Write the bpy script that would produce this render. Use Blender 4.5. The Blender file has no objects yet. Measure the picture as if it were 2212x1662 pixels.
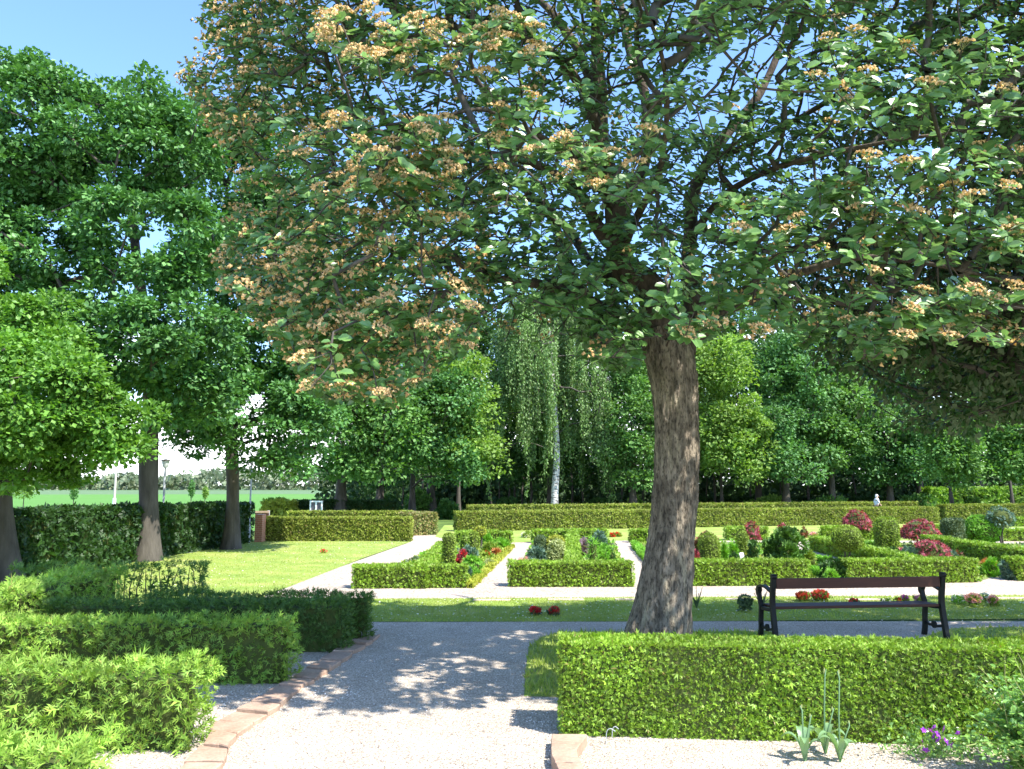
import bpy, bmesh, math, random
import numpy as np
from mathutils import Vector, Matrix
R = math.radians
random.seed(7)
rng = np.random.default_rng(7)
scene = bpy.context.scene
col = scene.collection

# ------------------------------------------------------------------ camera
F = 1722.0; CX, CY, HZ, CH = 1106.0, 831.0, 1048.0, 1.9     # focal length in units of a 2212 wide picture
TH = math.atan((HZ - CY) / F)
cd = bpy.data.cameras.new('camera'); cam = bpy.data.objects.new('camera', cd); col.objects.link(cam)
cd.sensor_width = 36; cd.lens = F / 2212 * 36; cd.clip_start = .05; cd.clip_end = 5000
cam.location = (0, 0, CH); cam.rotation_euler = (R(90) + TH, 0, 0)
scene.camera = cam

# ------------------------------------------------------------------ world, sun, exposure
SUN = Vector((.80, -.60, 0)).normalized(); EL = R(55)
w = bpy.data.worlds.new('World'); scene.world = w; w.use_nodes = True
nt = w.node_tree; nt.nodes.clear(); N = nt.nodes.new; L = nt.links.new
out = N('ShaderNodeOutputWorld'); bg = N('ShaderNodeBackground'); L(bg.outputs[0], out.inputs[0])
sky = N('ShaderNodeTexSky'); sky.sky_type = 'NISHITA'; sky.sun_disc = False
sky.sun_elevation = EL; sky.sun_rotation = math.atan2(SUN.x, SUN.y); sky.air_density = 1.0; sky.dust_density = .6; sky.ozone_density = 1.6
tc = N('ShaderNodeTexCoord'); sep = N('ShaderNodeSeparateXYZ'); L(tc.outputs['Generated'], sep.inputs[0])
mp = N('ShaderNodeMapping'); mp.inputs['Scale'].default_value = (3, 3, 9); L(tc.outputs['Generated'], mp.inputs[0])
nz = N('ShaderNodeTexNoise'); nz.inputs['Scale'].default_value = 1.6; nz.inputs['Detail'].default_value = 7; L(mp.outputs[0], nz.inputs[0])
band = N('ShaderNodeMapRange'); band.inputs[1].default_value = .27; band.inputs[2].default_value = .0; band.inputs[3].default_value = -.25; band.inputs[4].default_value = .42; L(sep.outputs[2], band.inputs[0])
ad = N('ShaderNodeMath'); ad.operation = 'ADD'; L(nz.outputs[0], ad.inputs[0]); L(band.outputs[0], ad.inputs[1])
cr = N('ShaderNodeMapRange'); cr.interpolation_type = 'SMOOTHSTEP'; cr.inputs[1].default_value = .5; cr.inputs[2].default_value = .74; L(ad.outputs[0], cr.inputs[0])
mx = N('ShaderNodeMixRGB'); tint = N('ShaderNodeMixRGB'); tint.blend_type = 'MULTIPLY'; tint.inputs[0].default_value = 1; L(sky.outputs[0], tint.inputs[1]); tint.inputs[2].default_value = (.84, 1.0, 1.20, 1); L(cr.outputs[0], mx.inputs[0]); L(tint.outputs[0], mx.inputs[1]); mx.inputs[2].default_value = (8.2, 8.5, 8.8, 1)
L(mx.outputs[0], bg.inputs[0]); bg.inputs[1].default_value = .15
sd = bpy.data.lights.new('sun', 'SUN'); sd.energy = 4.4; sd.angle = R(.55); sd.color = (1, .955, .88)
so = bpy.data.objects.new('sun', sd); col.objects.link(so)
sv = Vector((SUN.x * math.cos(EL), SUN.y * math.cos(EL), math.sin(EL)))
so.rotation_euler = sv.to_track_quat('Z', 'Y').to_euler(); so.location = (20, -15, 40)
SHX, SHY = -SUN.x / math.tan(EL), -SUN.y / math.tan(EL)
vs = scene.view_settings; vs.view_transform = 'Standard'; vs.look = 'None'; vs.gamma = 1; vs.exposure = 1.35; vs.use_curve_mapping = False
try:
    scene.cycles.max_bounces = 6; scene.cycles.transparent_max_bounces = 4; scene.cycles.diffuse_bounces = 3; scene.cycles.glossy_bounces = 2
except Exception: pass

# ------------------------------------------------------------------ picture position -> place on the ground / at a distance
st, ct = math.sin(TH), math.cos(TH)
def ray(px, py):
    x = (px - CX) / F; u = (CY - py) / F
    return Vector((x, ct - st * u, st + ct * u))
def G(px, py, z=0.0):
    d = ray(px, py); t = (z - CH) / d.z
    return Vector((d.x * t, d.y * t, z))
def AT(px, py, Y):
    d = ray(px, py); t = Y / d.y
    return Vector((d.x * t, Y, CH + d.z * t))
def proj(P):
    z = P[:, 2] - CH; f = P[:, 1] * ct + z * st; u = -P[:, 1] * st + z * ct
    f = np.where(f < .1, .1, f)
    return CX + F * P[:, 0] / f, CY - F * u / f

# ------------------------------------------------------------------ materials
def newmat(name):
    m = bpy.data.materials.new(name); m.use_nodes = True; t = m.node_tree; t.nodes.clear()
    o = t.nodes.new('ShaderNodeOutputMaterial'); b = t.nodes.new('ShaderNodeBsdfPrincipled'); t.links.new(b.outputs[0], o.inputs[0])
    return m, t, b, o
def c4(c): return (c[0], c[1], c[2], 1)
def leafmat(name, ca, cb, under=None, rough=.5, trans=.25, spec=.4, nscale=1.5, lo=.75, hi=1.25, third=None):
    m, t, b, o = newmat(name); n = t.nodes.new; l = t.links.new
    g = n('ShaderNodeNewGeometry'); mixc = n('ShaderNodeMixRGB'); l(g.outputs['Random Per Island'], mixc.inputs[0])
    mixc.inputs[1].default_value = c4(ca); mixc.inputs[2].default_value = c4(cb)
    last = mixc.outputs[0]
    if third:
        mr = n('ShaderNodeMapRange'); wn = n('ShaderNodeTexWhiteNoise'); wn.noise_dimensions = '1D'; l(g.outputs['Random Per Island'], wn.inputs['W'])
        mr.inputs[1].default_value = 1 - third[1]; mr.inputs[2].default_value = 1 - third[1] + .02; l(wn.outputs[0], mr.inputs[0])
        m3 = n('ShaderNodeMixRGB'); l(mr.outputs[0], m3.inputs[0]); l(last, m3.inputs[1]); m3.inputs[2].default_value = c4(third[0]); last = m3.outputs[0]
    tc = n('ShaderNodeTexCoord'); no = n('ShaderNodeTexNoise'); no.inputs['Scale'].default_value = nscale; no.inputs['Detail'].default_value = 2; l(tc.outputs['Object'], no.inputs[0])
    mr = n('ShaderNodeMapRange'); mr.inputs[1].default_value = .3; mr.inputs[2].default_value = .7; mr.inputs[3].default_value = lo; mr.inputs[4].default_value = hi; l(no.outputs[0], mr.inputs[0])
    mu = n('ShaderNodeVectorMath'); mu.operation = 'SCALE'; l(last, mu.inputs[0]); l(mr.outputs[0], mu.inputs[3]); last = mu.outputs[0]
    if under:
        mb = n('ShaderNodeMixRGB'); l(g.outputs['Backfacing'], mb.inputs[0]); l(last, mb.inputs[1]); mb.inputs[2].default_value = c4(under); last = mb.outputs[0]
        rr = n('ShaderNodeMapRange'); l(g.outputs['Backfacing'], rr.inputs[0]); rr.inputs[3].default_value = rough; rr.inputs[4].default_value = .85; l(rr.outputs[0], b.inputs['Roughness'])
    else: b.inputs['Roughness'].default_value = rough
    l(last, b.inputs['Base Color']); b.inputs['Specular IOR Level'].default_value = spec
    tr = n('ShaderNodeBsdfTranslucent'); tm = n('ShaderNodeMixRGB'); tm.blend_type = 'MULTIPLY'; tm.inputs[0].default_value = 1; l(last, tm.inputs[1]); tm.inputs[2].default_value = (1.5, 1.6, .6, 1); l(tm.outputs[0], tr.inputs[0])
    ms = n('ShaderNodeMixShader'); ms.inputs[0].default_value = trans; l(b.outputs[0], ms.inputs[1]); l(tr.outputs[0], ms.inputs[2]); l(ms.outputs[0], o.inputs[0])
    return m
def ramp(t, fac, stops):
    r = t.nodes.new('ShaderNodeValToRGB'); e = r.color_ramp.elements
    while len(e) < len(stops): e.new(.5)
    for k, (p, c) in enumerate(stops): e[k].position = p; e[k].color = c4(c)
    t.links.new(fac, r.inputs[0]); return r.outputs[0]
def surfmat(name, layers, rough=.8, bump=.3, bscale=30, bdist=.02, stretch=(1, 1, 1), spec=.3, vor=0):
    """layers: (scale, [(pos,color)..]) first is base, next multiply"""
    m, t, b, o = newmat(name); n = t.nodes.new; l = t.links.new
    tc = n('ShaderNodeTexCoord'); mp = n('ShaderNodeMapping'); mp.inputs['Scale'].default_value = stretch; l(tc.outputs['Object'], mp.inputs[0])
    last = None
    for k, (sc, stops) in enumerate(layers):
        no = n('ShaderNodeTexNoise'); no.inputs['Scale'].default_value = sc; no.inputs['Detail'].default_value = 5; no.inputs['Roughness'].default_value = .6; l(mp.outputs[0], no.inputs[0])
        c = ramp(t, no.outputs[0], stops)
        if last is None: last = c
        else:
            mm = n('ShaderNodeMixRGB'); mm.blend_type = 'MULTIPLY'; mm.inputs[0].default_value = 1; l(last, mm.inputs[1]); l(c, mm.inputs[2]); last = mm.outputs[0]
    if vor:
        v = n('ShaderNodeTexVoronoi'); v.inputs['Scale'].default_value = vor; l(mp.outputs[0], v.inputs[0])
        c = ramp(t, v.outputs['Color'], [(.0, (.55, .53, .5)), (.5, (.95, .93, .9)), (1, (1.15, 1.13, 1.1))])
        mm = n('ShaderNodeMixRGB'); mm.blend_type = 'MULTIPLY'; mm.inputs[0].default_value = 1; l(last, mm.inputs[1]); l(c, mm.inputs[2]); last = mm.outputs[0]
        e = ramp(t, v.outputs['Distance'], [(.0, (1, 1, 1)), (.45, (.95, .95, .95)), (.8, (.5, .48, .46))])
        mm = n('ShaderNodeMixRGB'); mm.blend_type = 'MULTIPLY'; mm.inputs[0].default_value = .8; l(last, mm.inputs[1]); l(e, mm.inputs[2]); last = mm.outputs[0]
    l(last, b.inputs['Base Color']); b.inputs['Roughness'].default_value = rough; b.inputs['Specular IOR Level'].default_value = spec
    if bump:
        bu = n('ShaderNodeBump'); bu.inputs['Strength'].default_value = bump; bu.inputs['Distance'].default_value = bdist
        if vor: l(v.outputs['Distance'], bu.inputs['Height']); bu.invert = True
        else:
            nb = n('ShaderNodeTexNoise'); nb.inputs['Scale'].default_value = bscale; nb.inputs['Detail'].default_value = 6; l(mp.outputs[0], nb.inputs[0]); l(nb.outputs[0], bu.inputs['Height'])
        l(bu.outputs[0], b.inputs['Normal'])
    return m
M = {}
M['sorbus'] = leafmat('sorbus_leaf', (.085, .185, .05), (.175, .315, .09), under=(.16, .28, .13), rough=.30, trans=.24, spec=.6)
M['sorbus_shaded'] = leafmat('sorbus_leaf_shaded', (.035, .085, .022), (.070, .145, .034), under=(.10, .14, .07), rough=.45, trans=.16)  # whitebeam leaf darkened so the second tree reads as shaded
M['flower'] = leafmat('faded_blossom', (.58, .35, .15), (.76, .54, .27), rough=.8, trans=.15, third=((.14, .16, .05), .25))
M['oak'] = leafmat('oak_leaf', (.045, .135, .032), (.12, .275, .065), rough=.5, trans=.18, nscale=.7)
M['oak_light'] = leafmat('oak_leaf_light', (.08, .20, .028), (.17, .33, .05), rough=.5, trans=.3, nscale=.7)
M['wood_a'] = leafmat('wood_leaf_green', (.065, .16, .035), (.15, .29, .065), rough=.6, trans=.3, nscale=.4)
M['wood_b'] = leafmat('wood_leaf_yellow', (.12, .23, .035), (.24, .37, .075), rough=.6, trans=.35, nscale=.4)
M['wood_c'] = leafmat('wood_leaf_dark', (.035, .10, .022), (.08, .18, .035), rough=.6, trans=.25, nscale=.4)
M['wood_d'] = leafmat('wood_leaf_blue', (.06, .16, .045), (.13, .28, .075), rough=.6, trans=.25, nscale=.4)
M['far_leaf_shaded'] = leafmat('far_wood_leaf_shaded', (.024, .064, .016), (.055, .12, .028), rough=.7, trans=.12, nscale=.25, lo=.5, hi=1.4)  # darker than the other wood leaves: canopy shade put into the colour
M['birch'] = leafmat('birch_leaf', (.10, .20, .045), (.20, .31, .10), rough=.5, trans=.3, nscale=.6)
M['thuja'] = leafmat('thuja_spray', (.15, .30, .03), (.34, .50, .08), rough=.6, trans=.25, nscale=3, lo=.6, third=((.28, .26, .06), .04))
M['thuja_shaded'] = leafmat('thuja_spray_shaded', (.05, .12, .02), (.12, .22, .04), rough=.6, trans=.25, nscale=3)  # same thuja, darkened: shade on the farther hedges is in the colour
M['box'] = leafmat('box_hedge_leaf', (.14, .26, .018), (.29, .44, .045), rough=.5, trans=.22, nscale=2.5, lo=.72, third=((.19, .16, .04), .06))
M['yew'] = leafmat('yew_hedge_leaf', (.15, .21, .022), (.30, .35, .05), rough=.6, trans=.2, nscale=.9, lo=.75, third=((.22, .16, .06), .12))
M['yewtop'] = M['yew']
M['beech'] = leafmat('beech_brown_leaf', (.22, .19, .07), (.36, .27, .12), rough=.6, trans=.2, nscale=1, third=((.18, .26, .05), .4))
M['hornbeam'] = leafmat('hornbeam_leaf_shaded', (.018, .052, .012), (.042, .10, .020), rough=.5, trans=.3, nscale=1)  # leaf colour darkened to stand in for tree shade on the hedge
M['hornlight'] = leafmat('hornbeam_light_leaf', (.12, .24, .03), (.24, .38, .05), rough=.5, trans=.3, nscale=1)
M['gold'] = leafmat('golden_leaf', (.24, .30, .03), (.42, .42, .05), rough=.6, trans=.2)
M['blue'] = leafmat('blue_conifer', (.075, .15, .10), (.16, .26, .19), rough=.7, trans=.1)
M['dkcon'] = leafmat('dark_conifer', (.030, .09, .018), (.075, .17, .03), rough=.6, trans=.15, lo=.6)
M['hinoki'] = leafmat('cypress_spray', (.06, .15, .022), (.13, .27, .04), rough=.6, trans=.15, lo=.6)
M['dkgrey'] = leafmat('grey_green_conifer', (.06, .11, .045), (.11, .17, .07), rough=.6, trans=.1)
M['topi'] = leafmat('topiary_leaf', (.15, .24, .022), (.28, .38, .045), rough=.6, trans=.15, nscale=2)
M['pale'] = leafmat('variegated_leaf', (.30, .36, .12), (.46, .50, .24), rough=.6, trans=.2)
M['lime'] = leafmat('lime_leaf', (.13, .32, .02), (.22, .46, .05), rough=.6, trans=.25)
M['maple'] = leafmat('maple_red_leaf', (.28, .045, .075), (.50, .115, .16), rough=.6, trans=.3, third=((.10, .015, .03), .2))
M['copper'] = leafmat('copper_leaf', (.18, .05, .03), (.34, .14, .09), rough=.6, trans=.2, third=((.10, .14, .03), .3))
M['purple_leaf'] = leafmat('lilac_leaf', (.22, .14, .17), (.38, .28, .34), rough=.6, trans=.2)
M['redfl'] = leafmat('red_petal', (.55, .02, .03), (.75, .05, .06), rough=.6, trans=.3)
M['corfl'] = leafmat('coral_petal', (.68, .05, .05), (.80, .14, .11), rough=.6, trans=.3)
M['pinkfl'] = leafmat('pink_petal', (.70, .25, .28), (.85, .50, .50), rough=.6, trans=.3)
M['mauvefl'] = leafmat('mauve_petal', (.35, .06, .30), (.50, .14, .42), rough=.6, trans=.3)
M['violetfl'] = leafmat('violet_petal', (.26, .03, .50), (.42, .08, .65), rough=.6, trans=.3)
M['whitefl'] = leafmat('white_petal', (.70, .68, .60), (.82, .80, .76), rough=.6, trans=.2)
M['orangefl'] = leafmat('orange_leaf', (.45, .16, .05), (.6, .28, .10), rough=.6, trans=.2)
M['rose'] = leafmat('rose_leaf', (.11, .24, .045), (.24, .42, .09), rough=.28, trans=.2, spec=.7)
M['tulip'] = leafmat('tulip_leaf', (.14, .26, .12), (.22, .36, .18), rough=.4, trans=.25)
M['drystem'] = surfmat('dry_stem', [(8, [(.3, (.34, .30, .10)), (.7, (.26, .34, .12))])], bump=0)
M['grass'] = leafmat('grass_blade', (.22, .30, .04), (.36, .41, .09), rough=.6, trans=.3, nscale=1.2, third=((.36, .34, .12), .08))
M['grass_shade'] = M['grass']
M['lawn'] = surfmat('lawn', [(1.1, [(.32, (.19, .29, .05)), (.5, (.27, .35, .075)), (.72, (.40, .40, .13))]), (38, [(.3, (.68, .70, .6)), (.7, (1.15, 1.15, 1.1))])], bump=.5, bscale=160, bdist=.03, rough=.9)
M['woodfloor'] = surfmat('ground_cover', [(.6, [(.3, (.05, .10, .018)), (.7, (.12, .19, .035))]), (14, [(.3, (.6, .6, .5)), (.7, (1.2, 1.2, 1.1))])], bump=.5, bscale=20, bdist=.1, rough=.95)
M['field'] = surfmat('green_field', [(.05, [(.3, (.075, .19, .022)), (.7, (.09, .22, .03))])], bump=0, rough=.9)
M['field2'] = surfmat('grey_green_field', [(.05, [(.3, (.09, .15, .06)), (.7, (.11, .18, .075))])], bump=0, rough=.9)
M['gravel'] = surfmat('gravel', [(2.2, [(.3, (.54, .475, .40)), (.7, (.66, .595, .51))]), (55, [(.25, (.55, .52, .48)), (.6, (1.12, 1.1, 1.08))])], rough=.9, bump=.9, bdist=.012, vor=75)
M['gravel_far'] = surfmat('gravel_pale', [(1.2, [(.3, (.47, .405, .345)), (.7, (.60, .52, .45))]), (22, [(.3, (.72, .70, .68)), (.6, (1.1, 1.08, 1.06))])], rough=.9, bump=.5, bdist=.02, vor=30)
M['soil'] = surfmat('bed_soil', [(5, [(.3, (.12, .15, .04)), (.7, (.24, .28, .08))])], bump=.6, bscale=20)
M['stone'] = surfmat('sandstone', [(3, [(.3, (.33, .215, .15)), (.7, (.47, .34, .25))]), (40, [(.3, (.8, .78, .76)), (.7, (1.1, 1.1, 1.1))])], bump=.5, bscale=25, bdist=.012)
M['pebble'] = leafmat('pebble_stone', (.48, .43, .37), (.80, .76, .70), rough=.8, trans=0, third=((.26, .21, .17), .18))
M['bark'] = surfmat('main_bark', [(2.5, [(.3, (.16, .132, .10)), (.7, (.31, .265, .21))]), (18, [(.36, (.40, .39, .37)), (.60, (1.12, 1.1, 1.04))]), (7, [(.52, (1, 1, 1)), (.66, (1.4, 1.45, 1.35))]), (46, [(.38, (.42, .41, .40)), (.49, (1.12, 1.12, 1.12))])], bump=1, bscale=30, bdist=.045, stretch=(1, 1, .32), rough=.9)
M['bark_dark'] = surfmat('dark_bark', [(6, [(.3, (.048, .042, .034)), (.7, (.115, .10, .082))])], bump=.7, bscale=14, bdist=.04, stretch=(1, 1, .25), rough=.95)
M['bark_limb_shaded'] = surfmat('limb_bark_shaded', [(3, [(.3, (.06, .046, .034)), (.7, (.15, .12, .092))]), (18, [(.36, (.6, .58, .55)), (.60, (1.12, 1.1, 1.04))])], bump=.8, bscale=16, bdist=.04, stretch=(1, 1, .4), rough=.9)  # trunk bark darkened: crown shade on the limbs put into the colour
M['birchbark'] = surfmat('birch_bark', [(4, [(.42, (.12, .11, .10)), (.5, (.6, .59, .56))])], bump=0, stretch=(1, 1, 3))
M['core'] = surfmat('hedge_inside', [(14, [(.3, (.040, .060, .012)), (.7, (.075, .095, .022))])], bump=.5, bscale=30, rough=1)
M['iron'] = surfmat('cast_iron', [(20, [(.3, (.007, .009, .008)), (.7, (.014, .017, .015))])], rough=.5, bump=.2, bscale=60, bdist=.002, spec=.2)
M['benchwood'] = surfmat('varnished_wood', [(3, [(.3, (.040, .015, .010)), (.7, (.080, .030, .016))]), (30, [(.3, (.8, .8, .8)), (.7, (1.15, 1.1, 1.1))])], rough=.6, bump=.2, bscale=40, bdist=.003, stretch=(.15, 1, 1), spec=.3)
M['white'] = surfmat('white_paint', [(6, [(.3, (.72, .72, .70)), (.7, (.80, .80, .78))])], rough=.5, bump=0)
M['darkpanel'] = surfmat('dark_panel', [(6, [(.3, (.05, .05, .07)), (.7, (.09, .09, .11))])], rough=.2, bump=0)
M['galv'] = surfmat('galvanised', [(6, [(.3, (.30, .32, .33)), (.7, (.42, .44, .45))])], rough=.45, bump=0)
M['lampglass'] = surfmat('lamp_plastic', [(6, [(.3, (.55, .58, .6)), (.7, (.62, .64, .66))])], rough=.3, bump=0)
M['blackmetal'] = surfmat('black_metal', [(6, [(.3, (.02, .02, .02)), (.7, (.03, .03, .03))])], rough=.4, bump=0)
M['paleplank'] = surfmat('pale_timber', [(6, [(.3, (.33, .22, .14)), (.7, (.42, .28, .18))])], rough=.8, bump=0)
M['brick'] = surfmat('red_wall', [(9, [(.3, (.40, .17, .10)), (.7, (.50, .24, .15))])], rough=.9, bump=.3, bscale=40)
M['polewood'] = surfmat('grey_pole', [(9, [(.3, (.40, .37, .33)), (.7, (.50, .46, .42))])], rough=.9, bump=0)
M['skin'] = surfmat('skin', [(9, [(.3, (.52, .30, .22)), (.7, (.58, .35, .26))])], rough=.6, bump=0)
M['shirt'] = surfmat('pale_shirt', [(9, [(.3, (.62, .68, .76)), (.7, (.72, .76, .82))])], rough=.9, bump=.1)
M['trousers'] = surfmat('dark_cloth', [(9, [(.3, (.05, .06, .09)), (.7, (.07, .08, .11))])], rough=.9, bump=0)
M['hair'] = surfmat('white_hair', [(30, [(.3, (.66, .64, .60)), (.7, (.8, .79, .76))])], rough=.8, bump=.2)
M['teal'] = surfmat('teal_board', [(9, [(.3, (.16, .33, .34)), (.7, (.2, .38, .38))])], rough=.6, bump=0)
M['palestone'] = surfmat('pinkish_stone', [(9, [(.3, (.42, .34, .24)), (.7, (.55, .44, .33))])], rough=.9, bump=.3)

# ------------------------------------------------------------------ mesh building
def mk(name, chunks, mats, parent=None, origin=(0, 0, 0), smooth=False, link=True):
    """chunks: list of (verts Nx3, faces MxK, material index)"""
    V = []; LI = []; LT = []; MI = []; off = 0; SM = []
    for ch in chunks:
        v, f, mi = ch[:3]; s = ch[3] if len(ch) > 3 else smooth
        v = np.asarray(v, np.float32).reshape(-1, 3)
        if isinstance(f, list) and len({len(q) for q in f}) > 1:
            for q in f: LI.append(np.array(q, np.int32) + off); LT.append(np.array([len(q)], np.int32)); MI.append(np.array([mi], np.int32)); SM.append(np.array([s], bool))
        else:
            f = np.asarray(f, np.int32); LI.append(f.ravel() + off); LT.append(np.full(len(f), f.shape[1], np.int32)); MI.append(np.full(len(f), mi, np.int32)); SM.append(np.full(len(f), s, bool))
        V.append(v); off += len(v)
    V = np.concatenate(V) - np.array(origin, np.float32); LI = np.concatenate(LI); LT = np.concatenate(LT); MI = np.concatenate(MI); SM = np.concatenate(SM)
    me = bpy.data.meshes.new(name)
    me.vertices.add(len(V)); me.vertices.foreach_set('co', V.ravel())
    me.loops.add(len(LI)); me.loops.foreach_set('vertex_index', LI)
    me.polygons.add(len(LT)); ls = np.concatenate([[0], np.cumsum(LT)[:-1]]).astype(np.int32)
    me.polygons.foreach_set('loop_start', ls); me.polygons.foreach_set('loop_total', LT); me.polygons.foreach_set('material_index', MI)
    me.polygons.foreach_set('use_smooth', SM)
    for m in (mats if isinstance(mats, (list, tuple)) else [mats]): me.materials.append(m)
    me.update(calc_edges=True); me.validate()
    o = bpy.data.objects.new(name, me)
    if link: col.objects.link(o)
    if parent: o.parent = parent
    else: o.location = origin
    return o
def tag(o, label=None, cat=None, group=None, kind=None):
    if label: o['label'] = label
    if cat: o['category'] = cat
    if group: o['group'] = group
    if kind: o['kind'] = kind
    return o
def empty(name, loc, label, cat, group=None, rz=0):
    o = bpy.data.objects.new(name, None); col.objects.link(o); o.location = loc; o.rotation_euler = (0, 0, rz); o.empty_display_size = .2
    return tag(o, label, cat, group)
def nrm(a): return a / np.maximum(np.linalg.norm(a, axis=-1, keepdims=True), 1e-9)
T_LEAF = (np.array([(0, 0, 0), (.36, .30, .09), (.78, .25, .07), (1, 0, -.04), (.78, -.25, .07), (.36, -.30, .09)]), [(0, 3, 2, 1), (0, 5, 4, 3)])
T_LEAF4 = (np.array([(0, 0, 0), (.5, .30, .06), (1, 0, 0), (.5, -.30, .06)]), [(0, 2, 1), (0, 3, 2)])
T_OAK = (np.array([(0, 0, 0), (.5, .26, .05), (1, 0, 0), (.5, -.26, .05), (.1, .1, 0), (.35, .75, .1), (.65, .35, 0), (.1, -.1, 0), (.35, -.75, -.1), (.65, -.35, 0)]),
         [(0, 2, 1), (0, 3, 2), (4, 6, 5), (7, 8, 9)])
T_LEAF5 = (np.array([(0, 0, 0), (.55, .36, .06), (1, 0, 0), (.45, -.36, .06)]), [(0, 2, 1), (0, 3, 2)])
T_THUJA = (np.array([(0, .05, 0), (0, -.05, 0), (1, 0, .06), (.10, 0, 0), (.34, 0, 0), (.62, .40, .03), (.38, 0, 0), (.60, 0, 0), (.88, .25, .05),
                     (.14, 0, 0), (.40, 0, 0), (.58, -.42, .03), (.42, 0, 0), (.66, 0, 0), (.90, -.23, .05)]),
           [(0, 1, 2), (3, 4, 5), (6, 7, 8), (9, 11, 10), (12, 14, 13)])
T_SPRIG = (np.array([(0, 0, 0), (.5, .15, .06), (1, 0, .02), (.5, -.15, .06), (.05, .10, 0), (.35, .02, 0), (.8, .52, .1), (.05, -.10, 0), (.35, -.02, 0), (.75, -.54, -.05)]),
           [(0, 2, 1), (0, 3, 2), (4, 5, 6), (7, 9, 8)])
T_BLADE = (np.array([(0, .06, 0), (0, -.06, 0), (1, 0, 0)]), [(0, 1, 2)])
def cloud(P, A, Nn, S, T, mi=0):
    """leaf shaped pieces at P, pointing along A, facing Nn, of length S"""
    A = nrm(A); B = nrm(np.cross(Nn, A)); C = np.cross(A, B)
    tv, tf = T; n = len(P); S = np.broadcast_to(np.asarray(S, float), (n,))
    tv = np.asarray(tv, float); tf = np.asarray(tf)
    V = P[:, None, :] + S[:, None, None] * (tv[None, :, 0:1] * A[:, None, :] + tv[None, :, 1:2] * B[:, None, :] + tv[None, :, 2:3] * C[:, None, :])
    Fc = (tf[None] + (np.arange(n) * len(tv))[:, None, None]).reshape(-1, tf.shape[1])
    return (V.reshape(-1, 3), Fc, mi)
def rdir(n, zb=0): 
    v = rng.normal(size=(n, 3)); v[:, 2] += zb; return nrm(v)
def tube(pts, rad, sides=8, mi=0, smooth=True, cap=True, noise=0):
    pts = np.array([tuple(p) for p in pts], float); n = len(pts); rad = np.broadcast_to(np.asarray(rad, float), (n,))
    T = np.gradient(pts, axis=0); T = nrm(T); up = np.array([0, 0, 1.0]) if abs(T[0, 2]) < .9 else np.array([0, 1.0, 0])
    V = []; u = nrm(np.cross(T[0], up))
    a = np.arange(sides) * 2 * math.pi / sides
    for i in range(n):
        u = u - T[i] * np.dot(u, T[i]); u = u / np.linalg.norm(u); v = np.cross(T[i], u)
        V.append(pts[i] + rad[i] * (np.cos(a)[:, None] * u + np.sin(a)[:, None] * v))
    V = np.concatenate(V); k = np.arange(sides); k2 = (k + 1) % sides; Fs = []
    for i in range(n - 1):
        Fs.append(np.stack([i * sides + k, i * sides + k2, (i + 1) * sides + k2, (i + 1) * sides + k], 1))
    out = [(V, np.concatenate(Fs), mi, smooth)]
    if cap:
        out.append((V[:sides], [tuple(reversed(range(sides)))], mi, False)); out.append((V[-sides:], [tuple(range(sides))], mi, False))
    return out
def prism_edges(P0, P1, r0, r1, sides=4, mi=0):
    D = nrm(P1 - P0); ref = np.where(np.abs(D[:, 2:3]) < .9, np.array([[0, 0, 1.0]]), np.array([[0, 1.0, 0]])); u = nrm(np.cross(D, ref)); v = np.cross(D, u)
    a = np.arange(sides) * 2 * math.pi / sides; ring = np.cos(a)[None, :, None] * u[:, None] + np.sin(a)[None, :, None] * v[:, None]
    V = np.concatenate([P0[:, None] + r0[:, None, None] * ring, P1[:, None] + r1[:, None, None] * ring], 1)
    k = np.arange(sides); k2 = (k + 1) % sides; f = np.stack([k, k2, sides + k2, sides + k], 1)
    Fc = (f[None] + (np.arange(len(P0)) * 2 * sides)[:, None, None]).reshape(-1, 4)
    return (V.reshape(-1, 3), Fc, mi, True)
def spline(pts, step=.12):
    P = [np.array(tuple(p), float) for p in pts]; P = [2 * P[0] - P[1]] + P + [2 * P[-1] - P[-2]]; out = []
    for i in range(1, len(P) - 2):
        n = max(2, int(np.linalg.norm(P[i + 1][:3] - P[i][:3]) / step))
        for k in range(n):
            t = k / n; out.append(.5 * ((2 * P[i]) + (-P[i - 1] + P[i + 1]) * t + (2 * P[i - 1] - 5 * P[i] + 4 * P[i + 1] - P[i + 2]) * t * t + (-P[i - 1] + 3 * P[i] - 3 * P[i + 1] + P[i + 2]) * t ** 3))
    out.append(P[-2]); return np.array(out)
def box(c, s, rz=0, mi=0):
    x, y, z = s[0] / 2, s[1] / 2, s[2] / 2; v = np.array([(a, b, d) for a in (-x, x) for b in (-y, y) for d in (-z, z)], float)
    cz, sz = math.cos(rz), math.sin(rz); v = np.stack([v[:, 0] * cz - v[:, 1] * sz, v[:, 0] * sz + v[:, 1] * cz, v[:, 2]], 1) + np.array(tuple(c))
    return (v, np.array([(0, 1, 3, 2), (4, 6, 7, 5), (0, 4, 5, 1), (2, 3, 7, 6), (0, 2, 6, 4), (1, 5, 7, 3)]), mi)
def sheet(name, pts, z, mat, kind='structure'):
    v = [(p.x, p.y, z) for p in pts]
    o = mk(name, [(np.array(v), [tuple(range(len(v)))], 0)], mat)
    bm = bmesh.new(); bm.from_mesh(o.data); bmesh.ops.triangulate(bm, faces=bm.faces)
    for f in bm.faces:
        if f.normal.z < 0: f.normal_flip()
    bm.to_mesh(o.data); bm.free()
    tag(o, kind=kind); return o

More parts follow.
